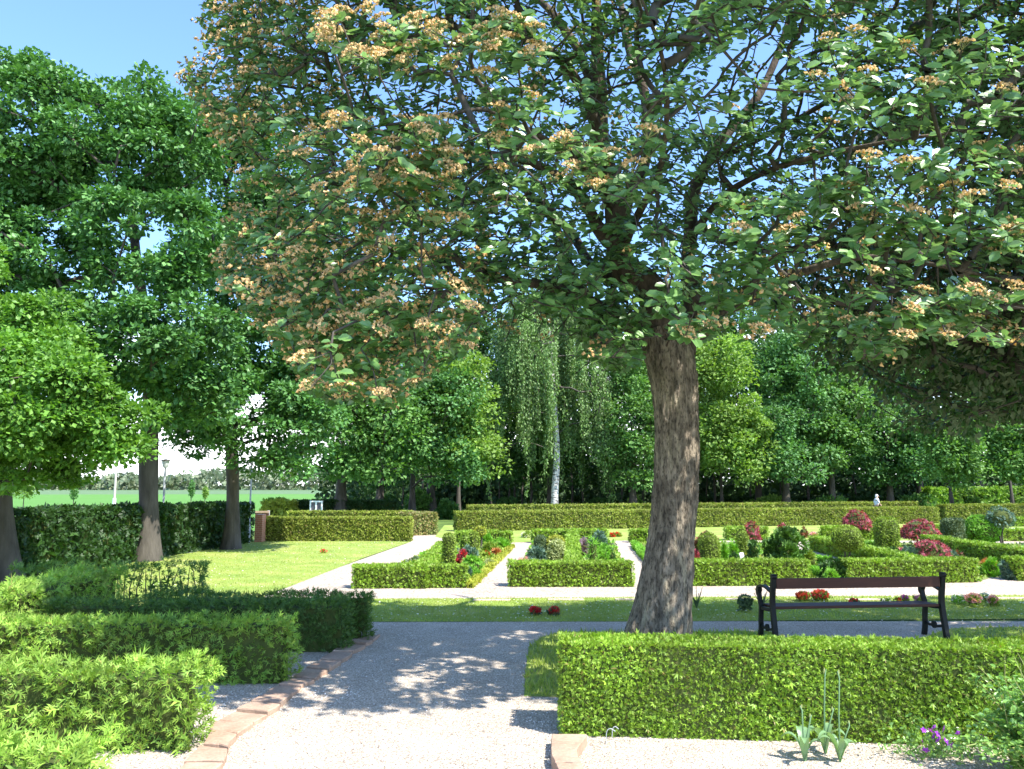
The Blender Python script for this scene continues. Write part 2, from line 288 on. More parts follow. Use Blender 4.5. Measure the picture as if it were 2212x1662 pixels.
# simple value noise for shaping
def vnoise(P, s, seed=0):
    q = np.asarray(P) * s + seed * 17.3
    return (np.sin(q[:, 0] * 1.3 + 2.1 * np.sin(q[:, 1] * .9 + q[:, 2])) + np.sin(q[:, 1] * 1.7 + 1.6 * np.sin(q[:, 2] * 1.1 + q[:, 0] * .7)) + np.sin(q[:, 2] * 1.5 + 1.9 * np.sin(q[:, 0] * 1.2 + .5 * q[:, 1]))) / 3
def inpoly(x, y, poly):
    r = np.zeros(len(x), bool); n = len(poly); j = n - 1
    for i in range(n):
        xi, yi = poly[i]; xj, yj = poly[j]
        c = ((yi > y) != (yj > y)) & (x < (xj - xi) * (y - yi) / (yj - yi + 1e-12) + xi); r ^= c; j = i
    return r

# ------------------------------------------------------------------ ground
ground = sheet('ground', [Vector(p) for p in ((-900, -30, 0), (900, -30, 0), (900, 1500, 0), (-900, 1500, 0))], -.004, M['woodfloor'])
sheet('field', [Vector(p) for p in ((-500, 33, 0), (-11, 33, 0), (8, 115, 0), (-5, 175, 0), (-500, 100, 0))], .0, M['field'])
sheet('far_field', [Vector(p) for p in ((-500, 100, 0), (-5, 175, 0), (60, 400, 0), (-500, 400, 0))], .002, M['field2'])
sheet('gravel_court', [Vector((-9, .5, 0)), Vector((9, .5, 0)), Vector((14, 11.5, 0)), Vector((-7, 11.5, 0))], .004, M['gravel'])
path2 = [G(540, 1300), G(2900, 1288), G(2900, 1168), G(1330, 1168), G(1000, 1174), G(957, 1152), G(888, 1156), G(888, 1171), G(700, 1238)]
sheet('garden_path', path2, .004, M['gravel_far'])
lawnL = [G(888, 1171), G(788, 1205), G(680, 1247), G(570, 1290), G(440, 1345), G(-700, 1420), G(-700, 1240), G(40, 1225), G(480, 1180), G(556, 1165)]
sheet('lawn', lawnL, .008, M['lawn'])
strip = [G(560, 1345), G(1400, 1344), G(2900, 1333), G(2900, 1283), G(1500, 1291), G(560, 1296)]
sheet('grass_strip', strip, .008, M['lawn'])
treelawn = [G(1132, 1506), G(1135, 1450), G(1142, 1400), G(1170, 1377), G(1215, 1366), G(1660, 1365), G(1690, 1378), G(1700, 1420), G(1700, 1520)]
sheet('tree_lawn', treelawn, .008, M['lawn'])
benchlawn = [G(1995, 1420), G(2010, 1372), G(2060, 1358), G(2900, 1345), G(2900, 1440)]
sheet('bench_lawn', benchlawn, .008, M['lawn'])
backlawn = [G(940, 1160), G(1000, 1174.5), G(1330, 1168.5), G(2900, 1168.5), G(2900, 1128), G(960, 1135)]
sheet('back_lawn', backlawn, .008, M['lawn'])
beds = {'a': [G(762, 1268), G(1008, 1269), G(1104, 1177), G(962, 1176)], 'b': [G(1099, 1268), G(1368, 1268), G(1327, 1172), G(1150, 1175)],
        'c': [G(1450, 1266), G(1752, 1266), G(1800, 1258), G(1834, 1262), G(1700, 1172), G(1363, 1172)], 'd': [G(1836, 1258), G(2116, 1257), G(2190, 1232), G(2330, 1222), G(2330, 1176), G(1790, 1172)]}
for b_ in beds.values(): sheet('planting_bed', b_, .010, M['soil'])

# grass blades
def blades(polyw, n, h, name, mat, z=.008, cut=None):
    xs = [p.x for p in polyw]; ys = [p.y for p in polyw]; m = int(n * 1.0)
    # denser towards the camera: sample by inverse square of distance
    y = 1 / rng.uniform(1 / max(ys), 1 / min(ys), m * 3); x = rng.uniform(-1, 1, m * 3) * 12
    ok = inpoly(x, y, [(p.x, p.y) for p in polyw]); x, y = x[ok][:m], y[ok][:m]
    P = np.stack([x, y, np.full(len(x), z - .004)], 1); px, _ = proj(P); keep = (px > -60) & (px < 2280); P = P[keep]
    A = rdir(len(P), 1.6); A[:, 2] = np.abs(A[:, 2]) + .2; S = h * rng.uniform(.6, 1.4, len(P)) * (1 + .02 * P[:, 1])
    o = mk(name, [cloud(P, A, rdir(len(P)), S, (T_BLADE[0] * np.array([1, 2.2, 1]), T_BLADE[1]))], mat, parent=None); tag(o, kind='stuff'); return o
tag(blades(treelawn, 26000, .05, 'grass_blades', M['grass']), 'short grass under the big tree, left of the front hedge', 'grass')
tag(blades(benchlawn, 9000, .05, 'grass_blades', M['grass']), 'short shaded grass at the right end of the bench', 'grass')
tag(blades(strip, 60000, .026, 'grass_blades', M['grass']), 'mown grass of the strip between the two gravel paths', 'grass')
tag(blades(lawnL, 60000, .026, 'grass_blades', M['grass']), 'mown grass of the sunlit lawn on the left', 'grass')
# daisies
def daisies(poly, n, label):
    xs = [p.x for p in poly]; ys = [p.y for p in poly]
    x = rng.uniform(max(min(xs), -9), min(max(xs), 10), n * 2); y = rng.uniform(min(ys), max(ys), n * 2); ok = inpoly(x, y, [(p.x, p.y) for p in poly]); P = np.stack([x[ok], y[ok], np.full(ok.sum(), .045)], 1)[:n]
    o = mk('daisies', [cloud(P, rdir(len(P)) * np.array([1, 1, .15]), np.tile([0, 0, 1.], (len(P), 1)), .022, (np.array([(-.5, -.5, 0), (.5, -.5, 0), (.5, .5, 0), (-.5, .5, 0)]), [(0, 1, 2, 3)]))], M['whitefl'])
    tag(o, label, 'daisies', kind='stuff')
daisies(strip, 900, 'tiny white daisies dotted over the grass strip'); daisies(lawnL, 1000, 'tiny white daisies dotted over the left lawn')
# loose pebbles on the near gravel
def pebbles():
    n = 30000; y = 1 / rng.uniform(1 / 12., 1 / 4.2, n); x = rng.uniform(-.75, .75, n) * y
    P = np.stack([x, y, np.full(n, .006)], 1)
    pts = [(p.x, p.y) for p in treelawn]; pb = [(p.x, p.y) for p in benchlawn]; ps = [(p.x, p.y) for p in strip]
    P = P[~inpoly(P[:, 0], P[:, 1], pts) & ~inpoly(P[:, 0], P[:, 1], pb) & ~inpoly(P[:, 0], P[:, 1], ps)]
    T = (np.array([(1, 0, 0), (-.2, .9, 0), (-1, -.1, 0), (.1, -.85, 0), (.1, .05, .62)]) * .5, [(0, 1, 4), (1, 2, 4), (2, 3, 4), (3, 0, 4)])
    A = rdir(len(P)) * np.array([1, 1, .2]); Nn = np.tile([0, 0, 1.], (len(P), 1)) + rdir(len(P)) * .25
    o = mk('gravel_stones', [cloud(P, A, Nn, rng.uniform(.008, .022, len(P)), T)], M['pebble']); tag(o, 'loose pale pebbles of the near gravel paths', 'gravel', kind='stuff')
pebbles()

# ------------------------------------------------------------------ hedges
def hedge(quad, h, mat, label, group, s=None, dens=1.0, T=T_SPRIG, rough=.02, name='hedge', cat='hedge', h2=None, core=True, up=.5, tilt=0, z0=0, tuft=0, topmat=None):
    """quad: four ground corners (front-left, front-right, back-right, back-left); h height left, h2 height right"""
    h2 = h if h2 is None else h2; q = [np.array((p.x, p.y)) for p in quad]; c0 = sum(q) / 4; Yc = c0[1]
    s = s or .0023 * Yc + .012; hs = [h, h2, h2, h]
    P = []; Nn = []
    faces = [(0, 1), (1, 2), (2, 3), (3, 0)]
    for (i, j) in faces:
        a, b = q[i], q[j]; ln = np.linalg.norm(b - a); nn = np.array([b[1] - a[1], -(b[0] - a[0])]) / ln
        mid = (a + b) / 2
        seen = np.dot(nn, -mid) > 0; ar = ln * (hs[i] + hs[j]) / 2; n = int(ar / (s * s) * 4.2 * dens * (1 if seen else .2))
        u = rng.random(n); v = rng.random(n); xy = a + (b - a) * u[:, None]; z = v * (hs[i] + (hs[j] - hs[i]) * u)
        P.append(np.column_stack([xy, z])); Nn.append(np.tile([nn[0], nn[1], 0.], (n, 1)))
    ar = abs(np.cross(q[1] - q[0], q[3] - q[0])) if False else .5 * abs((q[2] - q[0])[0] * (q[3] - q[1])[1] - (q[2] - q[0])[1] * (q[3] - q[1])[0])
    n = int(ar / (s * s) * 4.0 * dens); u = rng.random(n)[:, None]; v = rng.random(n)[:, None]
    xy = (q[0] * (1 - u) + q[1] * u) * (1 - v) + (q[3] * (1 - u) + q[2] * u) * v
    P.append(np.column_stack([xy, h + (h2 - h) * u[:, 0]])); Nn.append(np.tile([0., 0, 1], (n, 1)))
    P = np.concatenate(P); Nn = np.concatenate(Nn)
    if rough: P = P + Nn * (vnoise(P, 3.2, 1) * rough + vnoise(P, 9, 2) * rough * .6)[:, None]
    P = P - Nn * (rng.random(len(P)) ** 2 * s * 1.1)[:, None] - Nn * s * .2
    A = Nn * .42 + rdir(len(P)) * .85; A[:, 2] += up * .6
    fn = Nn + rdir(len(P)) * .65 + np.array([0, 0, .25])
    S = s * rng.uniform(.7, 1.5, len(P)) * (1 + tuft * (rng.random(len(P)) < .06))
    ch = [cloud(P, A, fn, S, T, 0)]
    if core:
        # gently uneven inner body
        k = s * .75 + max(0, rough - .025) * 1.6; nu, nv, nw = max(2, int(np.linalg.norm(q[1] - q[0]) / .25)), 4, 3
        lu = np.linalg.norm(q[1] - q[0]); lv = np.linalg.norm(q[3] - q[0]); fu = min(.4, k / lu); fv = min(.36, k / lv)
        bil = lambda u, v: (q[0] * (1 - u) + q[1] * u) * (1 - v) + (q[3] * (1 - u) + q[2] * u) * v
        cc = [bil(fu, fv), bil(1 - fu, fv), bil(1 - fu, 1 - fv), bil(fu, 1 - fv)]
        V = []; Fc = []
        for (i, j) in faces:
            a, b = cc[i], cc[j]; nn_ = np.array([b[1] - a[1], -(b[0] - a[0])]); nn_ = nn_ / np.linalg.norm(nn_); base = len(V)
            m = max(2, int(np.linalg.norm(b - a) / .3))
            for x in range(m + 1):
                for z in range(5):
                    p = a + (b - a) * x / m; zz = (hs[i] + (hs[j] - hs[i]) * x / m - k) * z / 4
                    pp = np.array([p[0], p[1], zz]); d = rough * .7 * math.sin(pp[0] * 5 + pp[2] * 7 + pp[1] * 4) if 0 < x < m and z < 4 else 0
                    V.append((pp[0] + nn_[0] * d, pp[1] + nn_[1] * d, zz))
            for x in range(m):
                for z in range(4): Fc.append((base + x * 5 + z, base + (x + 1) * 5 + z, base + (x + 1) * 5 + z + 1, base + x * 5 + z + 1))
        base = len(V); V += [(cc[i][0], cc[i][1], hs[i] - k) for i in range(4)]; Fc.append((base, base + 1, base + 2, base + 3))
        ch.append((np.array(V), np.array(Fc), 1))
    o = mk(name, ch, [mat, M['core']], origin=(c0[0], c0[1], 0)); tag(o, label, cat, group); return o
def hline(p0, p1, wd):
    d = (p1 - p0); d.z = 0; d.normalize(); n = Vector((-d.y, d.x, 0)) * wd / 2
    return [p0 - n, p1 - n, p1 + n, p0 + n]
def hfront(p0, p1, wd):          # front base line p0->p1, body behind it
    d = (p1 - p0); d.z = 0; d.normalize(); n = Vector((-d.y, d.x, 0)) * wd
    return [p0, p1, p1 + n, p0 + n]

# front right clipped hedge
pL, pR = G(1209, 1591), G(1850, 1607); dd = (pR - pL).normalized()
hedge(hfront(pL, pL + dd * 5.2, .43), .69, M['box'], 'bright green clipped hedge in the right foreground in front of the bench', None, s=.025, dens=1.05, rough=.014, up=.3, tuft=.7)
TG = 'feathery conifer hedges dividing the left plots'
def P2(x, y): return Vector((x, y, 0))
hedge(hfront(P2(-5.4, 4.12), P2(-2.17, 4.15), .42), .58, M['thuja'], 'nearest feathery conifer hedge in the bottom left corner', TG, s=.063, dens=1.1, T=T_THUJA, rough=.05, tuft=.6)
hedge(hfront(P2(-5.4, 5.9), P2(-2.30, 5.93), .42), .58, M['thuja'], 'second sunlit feathery hedge from the front, its end beside a bent white stake', TG, s=.062, dens=1.15, T=T_THUJA, rough=.05, tuft=.8)
hedge(hfront(P2(-5.4, 7.88), P2(-2.16, 7.90), .42), .60, M['thuja'], 'third feathery hedge from the front, half sunlit and half shaded', TG, s=.066, dens=1.05, T=T_THUJA, rough=.04, tuft=.6)
hedge(hfront(P2(-5.4, 9.35), P2(-1.90, 9.38), .36), .56, M['thuja_shaded'], 'shaded feathery hedge just in front of the farthest plot hedge', TG, s=.066, dens=1.05, T=T_THUJA, rough=.04, tuft=.6)
hedge(hfront(P2(-4.6, 10.10), P2(-1.76, 10.06), .40), .55, M['thuja_shaded'], 'shaded feathery hedge ending at the grass strip, with a few yellow tips', TG, s=.066, dens=1.05, T=T_THUJA, rough=.04, tuft=.6)
hedge(hfront(P2(-7.4, 11.9), P2(-4.65, 12.3), .3), .72, M['thuja_shaded'], 'thin see-through conifer hedge standing before the lawn', TG, s=.08, dens=.75, T=T_THUJA, rough=.08, core=False, tuft=.8)
hedge(hline(P2(-5.75, 5.2), P2(-5.75, 11.6), .62), .76, M['thuja'], 'sunlit feathery hedge running back along the left side of the plots', TG, s=.078, dens=1.0, T=T_THUJA, rough=.07, tuft=.9)
# stems of the thin hedge
pp = []
for k in range(26):
    x = -7.2 + k * .1; y = 12.05 + k * .012
    pp += tube([(x, y, 0), (x + rng.uniform(-.04, .04), y, .35), (x + rng.uniform(-.08, .08), y, .66)], [.012, .009, .004], 5)
thin = [o for o in col.objects if o.get('label', '').startswith('thin see')][0]
mk('stem', pp, M['bark_dark'], parent=thin, origin=tuple(thin.location)).name = 'stems'
tag(bpy.data.objects['stems'], kind='stuff')

BG = 'low clipped hedges framing the flower beds'
hedge(hfront(G(759, 1273), G(1009, 1271), .42), .41, M['box'], 'low clipped hedge fronting the left flower bed', BG)
hedge(hfront(G(1098, 1269), G(1370, 1269), .42), .45, M['box'], 'low clipped hedge fronting the middle flower bed', BG)
hedge(hfront(G(1452, 1267), G(1752, 1267), .42), .47, M['box'], 'low clipped hedge from behind the big trunk to the gap behind the bench', BG)
hedge(hfront(G(1835, 1263), G(2118, 1259), .42), .45, M['box'], 'low clipped hedge behind the right end of the bench', BG)
hedge(hfront(G(2199, 1256), G(2420, 1256), .5), .45, M['box'], 'low clipped hedge end cut by the right picture edge', BG)
hedge(hfront(G(981, 1177), G(1107, 1177), .45), .41, M['box'], 'low clipped hedge closing the back of the left flower bed', BG)
hedge(hfront(G(1154, 1174), G(1314, 1172), .45), .42, M['box'], 'low clipped hedge closing the back of the middle flower bed', BG)
hedge(hfront(G(1363, 1173), G(1402, 1173), .45), .42, M['box'], 'short low clipped hedge seen just left of the big trunk', BG)
hedge(hfront(G(1571, 1168), G(1662, 1168), .45), .45, M['box'], 'low clipped hedge behind the small red maple right of the trunk', BG)
hedge(hfront(G(1780, 1167), G(1900, 1167), .45), .45, M['box'], 'low clipped hedge under the tall umbrella-shaped red maple', BG)
hedge(hfront(G(1990, 1160), G(2040, 1160), .45), .42, M['box'], 'short low clipped hedge behind the wide red maple', BG)
h_ = .41
hedge(hline(G(905, 1224, h_), G(958, 1166, h_), .32), h_ - .05, M['box'], 'low sunlit hedge along the left edge of the left bed', BG)
hedge(hline(G(1237, 1214, h_), G(1238, 1148, h_), .33), h_, M['box'], 'low sunlit hedge running back down the middle of the middle bed', BG)
hedge(hline(G(1992, 1206, h_), G(1758, 1158, h_), .36), h_, M['box'], 'long low hedge running back beneath the ball-shaped topiary', BG)
hedge(hline(G(2420, 1214, h_ + .06), G(2003, 1157, h_ + .06), .40), h_ + .06, M['box'], 'long low hedge with a dark side running towards the right picture edge', BG)
hedge(hfront(G(2166, 1170), G(2330, 1170), .4), .40, M['box'], 'low hedge beside the trunk of the grey standard conifer', BG)
hedge(hfront(G(2190, 1138), G(2330, 1138), .4), .40, M['box'], 'low hedge far back at the right picture edge', BG)
# small edgings
hedge(hline(G(1370, 1170, .15), G(1402, 1204, .15), .2), .16, M['lime'], 'ankle-high lime green edging left of the trunk', BG)
hedge(hline(G(1752, 1225, .15), G(1832, 1245, .15), .16), .16, M['lime'], 'ankle-high bright edging in the gap between the two front hedges', BG)
hedge(hline(G(1700, 1190, .18), G(1790, 1204, .18), .2), .18, M['lime'], 'ankle-high bright edging in front of the dark dwarf conifer', BG)
hedge(hline(G(1868, 1170, .2), G(1925, 1170, .2), .2), .2, M['lime'], 'ankle-high bright edging in front of the twin-topped topiary', BG)
hedge(hline(G(1015, 1262, .08), G(1106, 1178, .08), .14), .10, M['gold'], 'golden ankle-high edging along the path of the left bed', BG, s=.05)
# tall boundary hedges
TB = 'tall clipped yew hedges closing the garden at the back'
hedge(hfront(G(988, 1149), G(2031, 1131), .7), .80, M['yew'], 'very long olive green clipped hedge closing the garden at the back', TB, h2=.80, s=.078)
hedge(hfront(G(1012, 1128), G(1985, 1116), .7), .83, M['yew'], 'long hedge whose top shows behind the back hedge, in front of the wood', TB, h2=.86, s=.10)
hedge(hfront(G(2045, 1127), G(2420, 1125), .8), .86, M['yew'], 'olive clipped hedge at the far right behind the round bushes', TB, h2=.88, s=.085)
hedge(hfront(G(557, 1170), G(887, 1170), .6), .80, M['yew'], 'olive clipped hedge behind the left lawn with a sunlit right end', TB, s=.06)
hedge(hfront(G(888, 1158), G(946, 1156), 1.2), .83, M['beech'], 'short brownish beech hedge at the bend of the gravel path', None, s=.08)
hedge(hfront(G(620, 1138), G(890, 1138), .6), .68, M['yew'], 'hedge parallel behind the olive hedge by the left lawn', TB, s=.09)
# dark hornbeam hedge at left
hq = [G(-500, 1350), G(38, 1252), G(480, 1184), G(546, 1172)]
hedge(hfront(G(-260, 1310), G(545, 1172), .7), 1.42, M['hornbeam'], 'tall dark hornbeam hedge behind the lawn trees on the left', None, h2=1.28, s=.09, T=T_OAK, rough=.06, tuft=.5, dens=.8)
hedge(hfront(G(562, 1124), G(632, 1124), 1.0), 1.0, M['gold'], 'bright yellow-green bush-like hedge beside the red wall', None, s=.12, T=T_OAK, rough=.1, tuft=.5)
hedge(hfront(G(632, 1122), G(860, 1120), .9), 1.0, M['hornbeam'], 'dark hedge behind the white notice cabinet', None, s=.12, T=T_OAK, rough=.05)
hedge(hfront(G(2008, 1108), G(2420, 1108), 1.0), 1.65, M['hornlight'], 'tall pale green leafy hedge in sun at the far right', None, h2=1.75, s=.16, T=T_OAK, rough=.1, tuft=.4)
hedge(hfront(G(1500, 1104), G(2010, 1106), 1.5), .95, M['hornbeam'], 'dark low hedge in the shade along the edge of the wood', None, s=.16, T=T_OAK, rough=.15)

# ------------------------------------------------------------------ clipped shapes and shrubs
def lathe_cloud(base, rx, ry, prof, s, dens=1.0, T=T_SPRIG, rough=.02, lean=0):
    """prof: list of (r 0..1, z metres)"""
    pr = np.array(prof, float); seg = np.diff(pr, axis=0); rm = (rx + ry) / 2
    ln = np.hypot(seg[:, 0] * rm, seg[:, 1]); ra = np.maximum((pr[1:, 0] + pr[:-1, 0]) / 2 * rm, .004); area = ln * ra * 2 * math.pi
    n = int(area.sum() / (s * s) * 3.8 * dens); k = rng.choice(len(area), n, p=area / area.sum()); t = rng.random(n); a = rng.random(n) * 2 * math.pi
    r = pr[k, 0] + seg[k, 0] * t; z = pr[k, 1] + seg[k, 1] * t
    nx = seg[k, 1]; nz = -seg[k, 0] * rm
    Nn = nrm(np.column_stack([np.cos(a) * nx, np.sin(a) * nx, nz]) + 1e-6)
    P = np.column_stack([np.cos(a) * r * rx, np.sin(a) * r * ry, z]) + np.array(tuple(base))
    P += Nn * (vnoise(P, 6, 3) * rough - rng.random(n) * s * .8)[:, None]
    A = Nn * .45 + rdir(n) * .85; A[:, 2] += .2
    ch = [cloud(P, A, Nn + rdir(n) * .65 + np.array([0, 0, .2]), s * rng.uniform(.7, 1.4, n), T, 0)]
    ns = 16; rings = [(max(p[0], .0), p[1]) for p in prof]; V = []; kk = 1 - s * .5 / max(rm, .05)
    zc = (prof[0][1] + prof[-1][1]) / 2
    for r_, z_ in rings:
        for q in range(ns):
            an = q * 2 * math.pi / ns; V.append((base[0] + math.cos(an) * r_ * rx * kk, base[1] + math.sin(an) * r_ * ry * kk, base[2] + zc + (z_ - zc) * kk))
    Fc = [(i * ns + q, i * ns + (q + 1) % ns, (i + 1) * ns + (q + 1) % ns, (i + 1) * ns + q) for i in range(len(rings) - 1) for q in range(ns)]
    ch.append((np.array(V), np.array(Fc), 1)); return ch
def prof_of(shape, h, z0=0):
    if shape == 'dome': return [(.86, z0)] + [(.95, z0 + h * .15), (1, z0 + h * .45), (.97, z0 + h * .68), (.85, z0 + h * .84), (.6, z0 + h * .95), (.3, z0 + h * .99), (0, z0 + h)]
    if shape == 'ball': return [(math.sin(t), z0 + h * (1 - math.cos(t)) / 2) for t in np.linspace(0, math.pi, 11)]
    if shape == 'column': return [(.9, z0), (1, z0 + h * .3), (.97, z0 + h * .9), (.8, z0 + h * .97), (0, z0 + h)]
    if shape == 'umbrella': return [(0, z0 + h * .30), (.6, z0 + h * .12), (.95, z0), (1, z0 + h * .15), (.86, z0 + h * .5), (.6, z0 + h * .8), (.3, z0 + h * .95), (0, z0 + h)]
    if shape == 'cone': return [(.8, z0), (1, z0 + h * .2), (.8, z0 + h * .55), (.4, z0 + h * .85), (0, z0 + h)]
def topiary(x0, x1, yt, yb, shape, mat, label, name='clipped_shrub', cat='shrub', group=None, stem=0, dy=1.0, T=T_SPRIG, s=None, rough=.02, dens=1.0, twin=0, barkmat='bark_dark'):
    cx = (x0 + x1) / 2; b = G(cx, yb); Y = b.y; top = AT(cx, yt, Y).z; rx = (x1 - x0) / 2 * Y / F
    s = s or .0019 * Y + .006; z0 = top * stem; rx = max(rx - s * .35, .05)
    pr = prof_of(shape, top - z0 - s * .3, z0)
    if twin:
        ch = lathe_cloud((b.x - rx * .28, b.y, 0), rx * .70, rx * .7, pr, s, dens, T, rough) + lathe_cloud((b.x + rx * .30, b.y - .03, 0), rx * .68, rx * .7, [(p[0], p[1] * .97) for p in pr], s, dens, T, rough)
    else: ch = lathe_cloud((b.x, b.y, 0), rx, rx * dy, pr, s, dens, T, rough)
    if not stem:
        o = mk(name, ch, [mat, M['core']], origin=tuple(b)); return tag(o, label, cat, group)
    e = empty(name, b, label, cat, group)
    mk('foliage', ch, [mat, M['core']], parent=e, origin=tuple(b))
    st_ = []
    for k in range(3 if shape != 'ball' else 2):
        a = k * 2.3; st_ += tube([(b.x + .03 * math.cos(a), b.y, 0), (b.x + .05 * math.cos(a + 1), b.y + .02, z0 * .6), (b.x + rx * .35 * math.cos(a), b.y, z0 + (top - z0) * .4)], [.035, .026, .012], 6)
    mk('stem', st_, M[barkmat], parent=e, origin=tuple(b)); return e
def bush_chunks(b, w, d, h, n, s, T=T_SPRIG, nclump=9, droop=0, flat=0, mi=0, cl=.42, z0=0):
    C = rng.uniform(-1, 1, (nclump * 4, 3)); C = C[np.linalg.norm(C, axis=1) < 1][:nclump]; C[:, 2] = np.abs(C[:, 2])
    C = C * (1 - cl * .8); C = C * np.array([w / 2, d / 2, h]) ; r = np.array([w / 2, d / 2, h * .6]) * cl
    k = rng.integers(0, len(C), n); u = rdir(n, .25); P = C[k] + u * r * rng.uniform(.55, 1.05, (n, 1)); P[:, 2] = np.abs(P[:, 2]) * (1 - flat) + z0 + .01
    P[:, 0] += b[0]; P[:, 1] += b[1]
    A = u + rdir(n) * .6; A[:, 2] += .3 - droop
    return [cloud(P, A, u + rdir(n) * .8, s * rng.uniform(.6, 1.5, n), T, mi)]
def bush(x0, x1, yt, yb, mat, label, name='shrub', cat='shrub', group=None, n=700, s=None, T=T_SPRIG, nclump=9, droop=0, dy=1, extra=None, cl=.42, z0=0, blossom=None, bn=40, bs=.05):
    cx = (x0 + x1) / 2; b = G(cx, yb); Y = b.y; top = AT(cx, yt, Y).z; w_ = (x1 - x0) * Y / F; s = s or .0036 * Y + .012
    ch = bush_chunks(b, w_, w_ * dy, max(top - z0 - s * .3, .05), n, s, T, nclump, droop, cl=cl, z0=z0)
    mats = [mat, M['core']]
    if blossom is not None:
        e = empty(name, b, label, cat, group); mk('foliage', ch, mats, parent=e, origin=tuple(b))
        fl = bush_chunks(b, w_ * 1.05, w_ * dy, max(top, .06) * 1.05, bn, bs, T_OAK, max(3, nclump // 2), cl=cl); mk('blossom', fl, [M[blossom]], parent=e, origin=tuple(b))
        return e
    # dark inner mass so that the bush is not hollow
    if h_core(w_, top): ch += lathe_core(b, w_ * .26, w_ * .26 * dy, top * .55, z0)
    return tag(mk(name, ch, mats, origin=tuple(b)), label, cat, group)
def h_core(w_, top): return w_ > .25
def lathe_core(b, rx, ry, h, z0=0):
    pr = prof_of('ball', h, z0 + .02); ns = 10; V = []
    for r_, z_ in pr:
        for q in range(ns): an = q * 2 * math.pi / ns; V.append((b[0] + math.cos(an) * r_ * rx, b[1] + math.sin(an) * r_ * ry, z_))
    return [(np.array(V), np.array([(i * ns + q, i * ns + (q + 1) % ns, (i + 1) * ns + (q + 1) % ns, (i + 1) * ns + q) for i in range(len(pr) - 1) for q in range(ns)]), 1)]

# bed A
topiary(954, 985, 1151, 1232, 'column', M['topi'], 'tall narrow clipped column standing in the left bed', dy=.8)
topiary(946, 951, 1196, 1228, 'column', M['dkcon'], 'tiny dark pencil-shaped conifer left of the clipped column', s=.03)
topiary(1010, 1037, 1147, 1208, 'dome', M['topi'], 'narrow domed topiary behind the blue-green bush of the left bed')
topiary(993, 1016, 1150, 1200, 'dome', M['box'], 'pale clipped dome touching the narrow domed topiary')
bush(997, 1034, 1168, 1214, M['blue'], 'blue-green fluffy bush in front of the domes in the left bed', n=900)
topiary(1024, 1052, 1137, 1186, 'ball', M['gold'], 'golden yellow cloud-clipped ball on a thin stem', stem=.55, s=.05)
bush(1040, 1064, 1146, 1182, M['lime'], 'lime green shrub beside the golden ball', n=500)
bush(994, 1050, 1195, 1238, M['lime'], 'low wide lime green conifer with drooping tips in the left bed', n=1300, droop=.7, nclump=14)
bush(985, 1007, 1182, 1222, M['maple'], 'small bright red azalea between column and lime conifer', n=500, blossom='redfl', bn=130, bs=.06)
bush(944, 968, 1214, 1240, M['dkcon'], 'low red-flowering plant behind the front hedge of the left bed', n=250, blossom='redfl', bn=160, bs=.06)
bush(1040, 1082, 1168, 1196, M['topi'], 'low green bush near the back of the left bed', n=700)
bush(1060, 1100, 1160, 1186, M['lime'], 'low arching green bush by the rear corner of the left bed', n=600)
bush(1044, 1062, 1188, 1206, M['topi'], 'low coral-flowering plant in the left bed', n=250, blossom='corfl', bn=50, bs=.05)
bush(1062, 1080, 1182, 1202, M['orangefl'], 'low orange-leaved plant near the golden edging', n=350)
bush(1000, 1022, 1218, 1250, M['blue'], 'small blue-green cushion just behind the left front hedge', n=400)
bush(1018, 1040, 1222, 1250, M['lime'], 'small lime cushion at the right end of the left front hedge', n=400)
bush(1048, 1066, 1206, 1224, M['pale'], 'pale variegated low plant beside the golden edging', n=300)
# between beds
bush(1126, 1149, 1147, 1162, M['topi'], 'white-flowering clump on the back lawn between two beds', n=300, blossom='whitefl', bn=160, bs=.09, name='flower_clump', cat='flowers')
bush(1318, 1327, 1153, 1161, M['topi'], 'small pink-red flower clump on the back lawn, left one of two', n=80, blossom='redfl', bn=60, bs=.09, name='flower_clump', cat='flowers')
bush(1330, 1341, 1152, 1160, M['topi'], 'small pink-red flower clump on the back lawn, right one of two', n=80, blossom='corfl', bn=60, bs=.09, name='flower_clump', cat='flowers')
# bed B
topiary(1152, 1183, 1155, 1196, 'dome', M['dkgrey'], 'blue-green rounded cushion at the rear left of the middle bed')
topiary(1178, 1222, 1157, 1196, 'dome', M['gold'], 'golden topped clipped bush behind the pale egg-shaped one')
topiary(1180, 1222, 1165, 1232, 'dome', M['pale'], 'pale cream variegated egg-shaped bush in the middle bed', s=.05)
bush(1134, 1184, 1176, 1228, M['blue'], 'spreading blue-grey juniper at the left of the middle bed', n=1600, nclump=16)
bush(1140, 1180, 1204, 1240, M['blue'], 'low silvery plant behind the middle front hedge', n=600)
bush(1120, 1146, 1196, 1234, M['pinkfl'], 'sparse pink-stemmed plant at the path side of the middle bed', n=110)
topiary(1262, 1302, 1156, 1232, 'dome', M['lime'], 'fresh green weeping bush in the middle bed', T=T_BLADE, s=.14, dens=2.2, rough=.05)
bush(1280, 1322, 1164, 1226, M['lime'], 'green feathery bush leaning right of the weeping bush', n=1200, T=T_THUJA)
bush(1268, 1314, 1142, 1186, M['blue'], 'grey-blue spreading conifer at the back of the middle bed', n=1300, nclump=14)
bush(1251, 1272, 1158, 1206, M['purple_leaf'], 'lilac-leaved bush beside the central low hedge', n=600)
bush(1300, 1334, 1166, 1222, M['dkcon'], 'dark green bush at the right rear of the middle bed', n=900)
bush(1309, 1337, 1198, 1236, M['lime'], 'small bright green cushion at the right of the middle bed', n=600)
bush(1250, 1266, 1200, 1234, M['topi'], 'low white-dotted plant beside the central low hedge', n=200, blossom='whitefl', bn=30, bs=.04)
